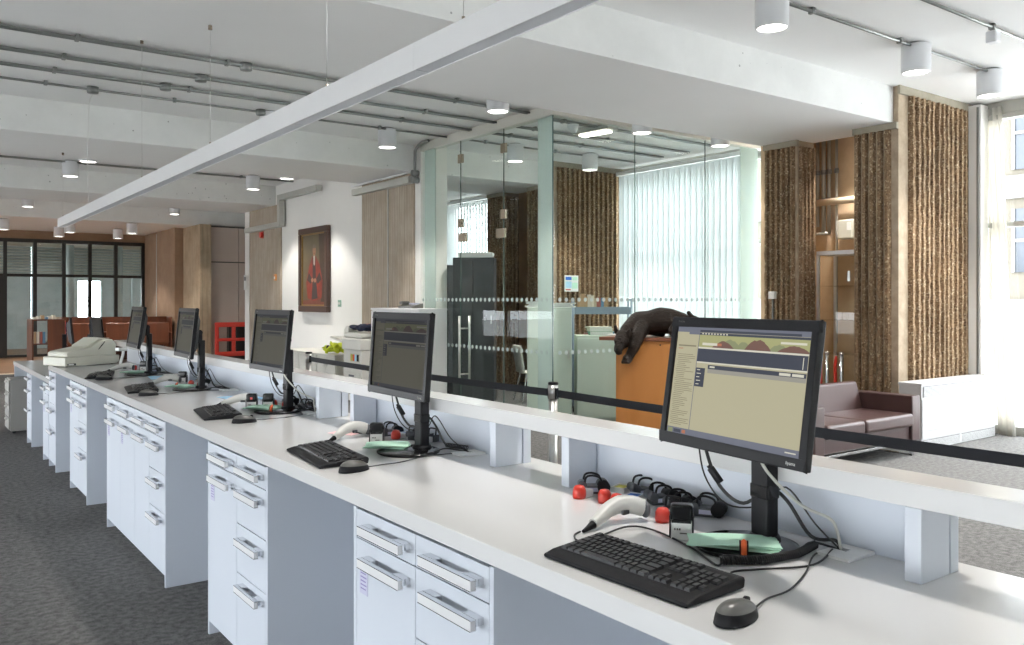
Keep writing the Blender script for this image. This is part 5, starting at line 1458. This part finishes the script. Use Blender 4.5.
# books lying on the lower sage cabinet
for k, (ci, lab, dz, s) in enumerate(((4, 'green book lying lowest on the lower sage cabinet', 0.0, 0.05), (1, 'cream book lying on the green one beside the cat', 0.051, 0.035), (5, 'ivory folder lying topmost beside the cat', 0.087, 0.022))):
    t = thing('book', lab, 'book', (7.26, 8.20, 1.101 + dz), rad(-36 + 6 * k), 'books lying on the lower sage cabinet')
    MB().box(0, 0.30, 0, 0.22, 0, 0.003).box(0, 0.30, 0, 0.22, s - 0.003, s).box(0, 0.003, 0, 0.22, 0.003, s - 0.003).build('cover', bm_[ci], t)
    MB().box(0.003, 0.295, 0.003, 0.217, 0.003, s - 0.003).build('pages', 'paper', t)
# dark cabinets
filing(6.72, 10.66, -40, 0.62, 0.42, 2.19, 'taller dark slate cabinet behind the glass door', 'dark_cab', 'tall_cupboard', 2)
t = thing('glazed_cupboard', 'shorter dark cupboard with glazed upper door beside the taller dark one', 'cupboard', (6.74, 11.82, 0), rad(-75))
MB().box(0, 0.70, 0.02, 0.05, 0.03, 1.55).box(0, 0.02, 0.02, 0.40, 0.03, 2.10).box(0.68, 0.70, 0.02, 0.40, 0.03, 2.10).box(0, 0.70, 0.38, 0.40, 0.03, 2.10).box(0, 0.70, 0.02, 0.40, 2.08, 2.10).box(0.0, 0.70, 0.02, 0.40, 0.0, 0.05).build('body', 'dark_cab', t)
MB().box(0.02, 0.68, 0.02, 0.026, 1.55, 2.08).build('glazed_door', 'glass_case', t)
MB().box(0.02, 0.68, 0.03, 0.38, 1.80, 1.815).build('shelf', 'trolley', t)
t = thing('archive_box', 'flat white box on top of the taller dark cabinet', 'box', (6.80, 10.62, 2.191), rad(-40))
MB().box(0, 0.50, 0, 0.32, 0, 0.06).build('tray', 'white_plastic', t)
MB().box(-0.006, 0.506, -0.006, 0.326, 0.035, 0.075).build('lid', 'white_plastic', t, bevel=0.003)
# chair
ch = thing('shell_chair', 'pale shell chair with chrome legs inside the glass room', 'chair', (7.95, 10.30, 0), rad(70))
MB().box(-0.22, 0.22, -0.2, 0.2, 0.44, 0.465).build('seat', 'cream_metal', ch, bevel=0.01)
MB().prism([(0.18, 0.45), (0.21, 0.45), (0.27, 0.86), (0.24, 0.87)], -0.2, 0.2, 'x').build('backrest', 'cream_metal', ch, bevel=0.008)
for sx in (-1, 1):
    for sy in (-1, 1): MB().tube([(sx * 0.16, sy * 0.15, 0.44), (sx * 0.2, sy * 0.2, 0.2), (sx * 0.23, sy * 0.24, 0.0)], 0.011, n=8).build('leg', 'chrome', ch)
# notice on ribbed pier
t = thing('wall_notice', 'white notice with green, blue and red print on the far ribbed pier', 'notice', (9.02, 10.82, 1.70))
MB().box(0, 0.30, 0, 0.012, 0, 0.27).build('board', 'white_plastic', t)
for (a, b, c, d, key) in ((0.02, 0.15, 0.19, 0.245, 'blue_pad'), (0.16, 0.28, 0.19, 0.245, 'green_paper'), (0.16, 0.28, 0.05, 0.15, 'green_paper'), (0.02, 0.15, 0.06, 0.17, 'blue_paper'), (0.02, 0.13, 0.02, 0.04, 'red')):
    MB().box(a, b, -0.001, 0.0, c, d).build('print', key, t)
t = thing('wall_socket', 'small white box with cable on the ribbed leg behind the glass corner', 'switch', (8.69, 10.98, 1.52), 0)
MB().box(-0.05, -0.002, -0.06, 0.06, 0, 0.10).build('box', 'white_plastic', t, bevel=0.006)
MB().cyl((-0.02, 0.0, -1.52), (-0.02, 0.0, 0.0), 0.012, n=8).build('cable_drop', 'white_plastic', t)

# ================================================================== ALONG THE WHITE WALL
pt = thing('framed_portrait', 'oil portrait of a seated figure in red robes in a gilt frame', 'painting', (WX, 13.92, 1.34))
PW, PH = 1.29, 1.545
for (a, b, c, d) in ((0, PW, 0, 0.11), (0, PW, PH - 0.11, PH), (0, 0.11, 0.11, PH - 0.11), (PW - 0.11, PW, 0.11, PH - 0.11)):
    MB().box(-0.09, -0.005, a, b, c, d).build('frame_bar', 'frame_dark', pt, bevel=0.012)
for (a, b, c, d) in ((0.10, PW - 0.10, 0.10, 0.135), (0.10, PW - 0.10, PH - 0.135, PH - 0.10), (0.10, 0.135, 0.135, PH - 0.135), (PW - 0.135, PW - 0.10, 0.135, PH - 0.135)):
    MB().box(-0.07, -0.03, a, b, c, d).build('gilt_slip', 'gold', pt, bevel=0.006)
cv = MB().box(-0.045, -0.03, 0.12, PW - 0.12, 0.12, PH - 0.12).build('canvas', mat('painted_olive_ground', (0.13, 0.10, 0.055), 0.5, var=0.35, scale=3), pt)
paint = {k: mat('paint_' + k, c, 0.5, var=v, scale=9) for k, c, v in (('drape', (0.055, 0.035, 0.022), 0.3), ('robe', (0.22, 0.030, 0.014), 0.5), ('gown', (0.035, 0.025, 0.022), 0.3), ('skin', (0.36, 0.17, 0.10), 0.2), ('hair', (0.16, 0.12, 0.09), 0.2), ('collar', (0.50, 0.48, 0.42), 0.1), ('floor', (0.16, 0.05, 0.03), 0.4))}
def patch(pts, key, h, name):
    # painted shapes lie flat on the canvas; u runs left to right as seen, v upwards
    n = len(pts)
    MB().add([(-0.045 - h, PW - (0.12 + (PW - 0.24) * u), 0.12 + (PH - 0.24) * v) for u, v in pts], [tuple(range(n))]).build(name, paint[key], cv)
def oval(cx, cy, rx, ry, n=20): return [(cx + rx * math.cos(2 * PI * i / n), cy + ry * math.sin(2 * PI * i / n)) for i in range(n)]
patch([(0.0, 0), (1, 0), (1, 0.10), (0, 0.07)], 'floor', 0.0004, 'painted_floor')
patch([(0.78, 0.05), (1, 0.05), (1, 1), (0.70, 1), (0.74, 0.5)], 'drape', 0.0008, 'painted_drape')
patch([(0.22, 0.10), (0.16, 0.32), (0.30, 0.56), (0.42, 0.69), (0.58, 0.69), (0.74, 0.56), (0.86, 0.34), (0.82, 0.10), (0.5, 0.06)], 'robe', 0.0012, 'painted_robe')
patch([(0.44, 0.67), (0.56, 0.67), (0.58, 0.4), (0.66, 0.10), (0.40, 0.08), (0.44, 0.4)], 'gown', 0.0016, 'painted_gown')
patch([(0.20, 0.36), (0.28, 0.46), (0.44, 0.36), (0.36, 0.30)], 'gown', 0.0016, 'painted_sleeve')
patch([(0.82, 0.36), (0.74, 0.46), (0.58, 0.36), (0.66, 0.30)], 'gown', 0.0016, 'painted_sleeve')
patch([(0.47, 0.70), (0.55, 0.70), (0.54, 0.58), (0.51, 0.55), (0.48, 0.58)], 'collar', 0.0020, 'painted_collar')
patch(oval(0.51, 0.765, 0.068, 0.078), 'skin', 0.0022, 'painted_face')
patch(oval(0.51, 0.825, 0.066, 0.030), 'hair', 0.0026, 'painted_hair')
for du in (-0.025, 0.03): patch(oval(0.51 + du, 0.772, 0.012, 0.006, 10), 'hair', 0.0028, 'painted_eye')
patch(oval(0.512, 0.728, 0.022, 0.006, 10), 'robe', 0.0028, 'painted_mouth')
patch(oval(0.43, 0.355, 0.055, 0.03), 'skin', 0.0024, 'painted_hand'); patch(oval(0.55, 0.35, 0.055, 0.03), 'skin', 0.0024, 'painted_hand')
t = thing('light_switch', 'small green glass switch plate right of the portrait', 'switch', (WX, 13.56, 1.44))
MB().box(-0.012, 0, -0.06, 0.06, 0, 0.12).build('plate', mat('green_plate', (0.28, 0.45, 0.36), 0.3), t, bevel=0.002)
for y in (-0.025, 0.025): MB().box(-0.02, -0.012, y - 0.012, y + 0.012, 0.04, 0.08).build('rocker', 'white_plastic', t)
t = thing('fire_alarm', 'small red alarm sounder high on the board-marked pier', 'alarm', (WX - 0.03, 17.25, 2.86))
MB().cyl((-0.06, 0, 0.05), (0, 0, 0.05), 0.06, n=18).build('sounder', 'red', t)
MB().box(-0.02, 0, -0.05, 0.05, -0.02, 0.12).build('back_box', 'red', t)
t = thing('call_point', 'small orange call point on the board-marked pier', 'call point', (WX - 0.03, 16.50, 1.95))
MB().box(-0.03, 0, -0.05, 0.05, 0, 0.13).build('box', 'orange_wood', t, bevel=0.006); MB().box(-0.034, -0.03, -0.025, 0.025, 0.03, 0.08).build('glass', 'white_plastic', t)
t = thing('door_notice', 'small white notice on the white end post', 'notice', (WX - 0.075, 18.2, 1.78))
MB().box(-0.004, 0, -0.08, 0.08, 0, 0.32).build('sheet', 'paper', t); MB().box(-0.005, -0.004, -0.06, 0.06, 0.2, 0.28).build('print', 'mouse_grey', t)

# low cabinets, copier, tall cabinet
for k, (y, lab) in enumerate(((12.36, 'low cream cabinet nearest the copier'), (13.10, 'middle low cream cabinet below the portrait'), (13.84, 'left low cream cabinet below the portrait'))):
    t = thing('low_cabinet', lab, 'cabinet', (5.62, y, 0), 0, 'low cream cabinets')
    MB().box(0.02, 0.55, 0, 0.73, 0.05, 0.66).box(0.04, 0.54, 0.02, 0.71, 0, 0.05).build('body', 'cream_metal', t)
    MB().box(-0.01, 0.56, -0.003, 0.733, 0.661, 0.69).build('top', 'cream_metal', t, bevel=0.003)
    for q in range(2):
        d_ = MB().box(0.0, 0.018, 0.01 + q * 0.36, 0.36 + q * 0.36, 0.06, 0.65).build('door', 'cream_metal', t, bevel=0.003)
        MB().box(-0.015, 0, 0.30 if q == 0 else 0.40, 0.315 if q == 0 else 0.415, 0.5, 0.6).build('handle', 'steel', d_)
hv = thing('hi_vis_vest', 'crumpled yellow hi-vis vest lying on the low cabinets', 'vest', (5.78, 12.72, 0.712))
m = MB()
rr = random.Random(3)
for k in range(46):
    yy = rr.uniform(-0.22, 0.22); hh = 0.15 * (1 - (yy / 0.26) ** 2)
    m.ell((rr.uniform(-0.10, 0.10), yy, rr.uniform(0.02, max(0.03, hh))), (rr.uniform(0.03, 0.08), rr.uniform(0.03, 0.08), rr.uniform(0.010, 0.022)), n=10, m=8, rot=Matrix.Rotation(rr.uniform(-1.2, 1.2), 3, 'X') @ Matrix.Rotation(rr.uniform(-0.9, 0.9), 3, 'Y'))
add_obj('fabric', baked(m, 'vest_fabric', 'hivis', 0.009, 1), hv, (0, 0, 0.0))
MB().cbox((-0.10, 0.05, 0.085), (0.05, 0.05, 0.06), rot=Matrix.Rotation(0.5, 3, 'X')).build('dark_trim', 'black_soft', hv, bevel=0.015)
cp = thing('photocopier', 'pale floor-standing photocopier with output tray beside the tall cabinet', 'photocopier', (5.58, 11.42, 0))
MB().box(0.03, 0.60, 0.0, 0.62, 0.03, 0.80).build('body', 'copier', cp, bevel=0.01)
MB().box(0.0, 0.60, -0.01, 0.63, 0.80, 0.98).build('scanner_body', 'copier', cp, bevel=0.02)
MB().box(0.02, 0.58, 0.02, 0.60, 0.985, 1.06).build('feeder_lid', 'copier', cp, bevel=0.025)
MB().prism([(0.635, 0.90), (1.06, 0.96), (1.06, 0.985), (0.635, 0.935)], 0.0, 0.46, 'x').build('output_tray', 'copier', cp, bevel=0.004)
MB().prism([(0.56, 1.0), (0.72, 1.0), (0.72, 1.10), (0.64, 1.16), (0.56, 1.16)], 0.08, 0.42, 'x').build('document_feeder', 'copier', cp, bevel=0.012)
for k in range(4):
    d_ = MB().box(0.015, 0.03, 0.03, 0.59, 0.06 + k * 0.135, 0.185 + k * 0.135).build('paper_drawer', 'copier', cp, bevel=0.004)
    MB().box(0.010, 0.015, 0.22, 0.40, 0.13 + k * 0.135, 0.16 + k * 0.135).build('grip', 'grey_plastic', d_)
MB().box(0.022, 0.029, 0.06, 0.38, 0.62, 0.76).build('toner_panel', 'beige_plastic', cp)
for k, key in enumerate(('black', 'blue_paper', 'orange', 'yellow_pad')): MB().box(0.014, 0.022, 0.08 + k * 0.07, 0.13 + k * 0.07, 0.64, 0.74).build('toner_flap', key, cp)
M['navy'] = mat('navy_fabric', (0.018, 0.024, 0.055), 0.85)
jk = thing('folded_jacket', 'dark blue and red jacket lying on the photocopier', 'jacket', (5.80, 11.72, 1.095))
m = MB()
for k in range(20): m.ell((rr.uniform(-0.12, 0.12), rr.uniform(-0.24, 0.14), rr.uniform(0.02, 0.08)), (rr.uniform(0.06, 0.12), rr.uniform(0.07, 0.13), rr.uniform(0.015, 0.03)), n=10, m=8, rot=Matrix.Rotation(rr.uniform(-0.4, 0.4), 3, 'X'))
add_obj('fabric', baked(m, 'jacket_fabric', 'navy', 0.012, 2), jk, (0, 0, 0))
MB().ell((0.02, -0.12, 0.085), (0.10, 0.14, 0.02), n=14, m=8).build('red_lining', mat('dull_red_fabric', (0.35, 0.10, 0.10), 0.85), jk)
tc_ = thing('tall_cabinet', 'white shoulder-high cupboard before the board-marked pier beside the glass room', 'cupboard', (5.75, 9.97, 0))
MB().box(0.02, 0.44, 0, 1.42, 0.0, 1.41).build('body', 'white_metal', tc_, bevel=0.003)
MB().box(-0.005, 0.45, -0.005, 1.425, 1.411, 1.44).build('top', 'white_metal', tc_, bevel=0.003)
for a, b in ((0.005, 0.705), (0.712, 1.415)): MB().box(0.0, 0.019, a, b, 0.06, 1.40).build('door', 'white_metal', tc_, bevel=0.003)
ph = thing('desk_telephone', 'grey office telephone on top of the white cupboard', 'telephone', (5.95, 10.55, 1.4405), rad(10))
MB().prism([(-0.1, 0), (0.1, 0), (0.1, 0.07), (-0.1, 0.03)], -0.16, 0.16, 'y').build('base', 'mouse_grey', ph, bevel=0.006)
MB().box(-0.10, 0.06, 0.08, 0.15, 0.05, 0.10).build('handset', 'mouse_grey', ph, bevel=0.02)
MB().box(-0.02, 0.06, -0.12, 0.02, 0.05, 0.075).build('display', 'card', ph)

# ================================================================== FAR END
rb = thing('plastic_barrier', 'red plastic pedestrian barrier before the pinkish panels', 'barrier', (6.52, 21.45, 0), rad(0))
BW = 1.25
for x in (0.0, 0.42, 0.83, BW - 0.10): MB().box(x, x + 0.10, 0, 0.05, 0.14, 0.98).build('upright', 'red', rb, bevel=0.02)
for z0, z1 in ((0.88, 1.0), (0.52, 0.60), (0.14, 0.26)): MB().box(0, BW, -0.005, 0.055, z0, z1).build('rail', 'red', rb, bevel=0.02)
for x in (0.12, BW - 0.22): MB().box(x, x + 0.12, -0.2, 0.25, 0.0, 0.06).box(x + 0.04, x + 0.08, 0.0, 0.05, 0.05, 0.16).build('foot', 'black', rb, bevel=0.01)
t = thing('dark_bench', 'dark low cabinet behind the red barrier', 'cabinet', (6.95, 21.73, 0))
MB().box(0, 1.4, 0, 0.16, 0, 0.92).build('body', 'black_frame', t); MB().box(-0.02, 1.42, -0.02, 0.16, 0.921, 0.95).build('top', 'dark_wood', t, bevel=0.003)

bc = thing('bookcase', 'red-brown wooden bookcase end at the far left', 'bookcase', (2.52, 21.55, 0.005))
for a in (0, 0.62): MB().box(a, a + 0.03, 0, 0.9, 0, 1.12).build('side_panel', 'dark_wood', bc)
MB().box(0.30, 0.65, -0.03, 0, 0, 1.12).build('end_panel', 'dark_wood', bc)
for z in (0.05, 0.55, 1.09): MB().box(0.03, 0.62, 0.0, 0.9, z, z + 0.03).build('shelf', 'dark_wood', bc)
cols = ['ivory', 'tan', 'orange', 'blue', 'white']
for k in range(7):
    ci = [5, 1, 0, 3, 1, 5, 6][k]
    book('small %s book, %s from the left atop the far wooden bookcase' % (names[ci], ords[k]), 'far bookcase top books', (2.56 + k * 0.075, 21.6, 1.126), rad(0), (0.06, 0.25, 0.05 + 0.02 * (k % 3)), ci)
for k in range(4):
    book('%s book, %s from the left inside the far wooden bookcase' % (names[k], ords[k]), 'far bookcase shelf books', (2.56 + k * 0.06, 21.56, 0.586), rad(0), (0.045, 0.2, 0.26), k)
t = thing('orange_folder', 'orange folder leaning on the far wooden bookcase', 'folder', (3.185, 21.55, 0.75))
MB().box(0, 0.008, 0, 0.25, 0, 0.34).build('sleeve', 'orange', t); MB().box(0.009, 0.014, 0, 0.25, -0.05, 0.30).build('blue_sleeve', 'blue_pad', t)
for k, (x, y, lab) in enumerate(((3.4, 23.6, 'left red-brown reading desk with tall dividers at the far end'), (4.25, 23.4, 'middle red-brown reading desk with tall dividers at the far end'), (5.1, 23.2, 'right red-brown reading desk beside the brown wall'))):
    t = thing('reading_desk', lab, 'desk', (x, y, 0.005), rad(-4), 'red-brown reading desks')
    MB().box(0, 0.82, 0, 0.60, 0.70, 0.74).build('desk_top', 'dark_wood', t)
    for a in (0, 0.79): MB().box(a, a + 0.03, -0.02, 0.598, 0, 1.12).build('side_divider', 'dark_wood', t)
    MB().box(0.0, 0.82, 0.60, 0.63, 0, 1.12).build('back_panel', 'dark_wood', t)
    MB().box(0.10, 0.70, -0.30, -0.26, 0.45, 0.98).build('chair_back', 'dark_wood', t, bevel=0.02)
    MB().box(0.12, 0.68, -0.28, 0.1, 0.42, 0.46).box(0.13, 0.17, -0.28, -0.24, 0, 0.45).box(0.63, 0.67, -0.28, -0.24, 0, 0.45).box(0.13, 0.17, 0.05, 0.09, 0, 0.42).box(0.63, 0.67, 0.05, 0.09, 0, 0.42).build('chair_seat', 'dark_wood', t)
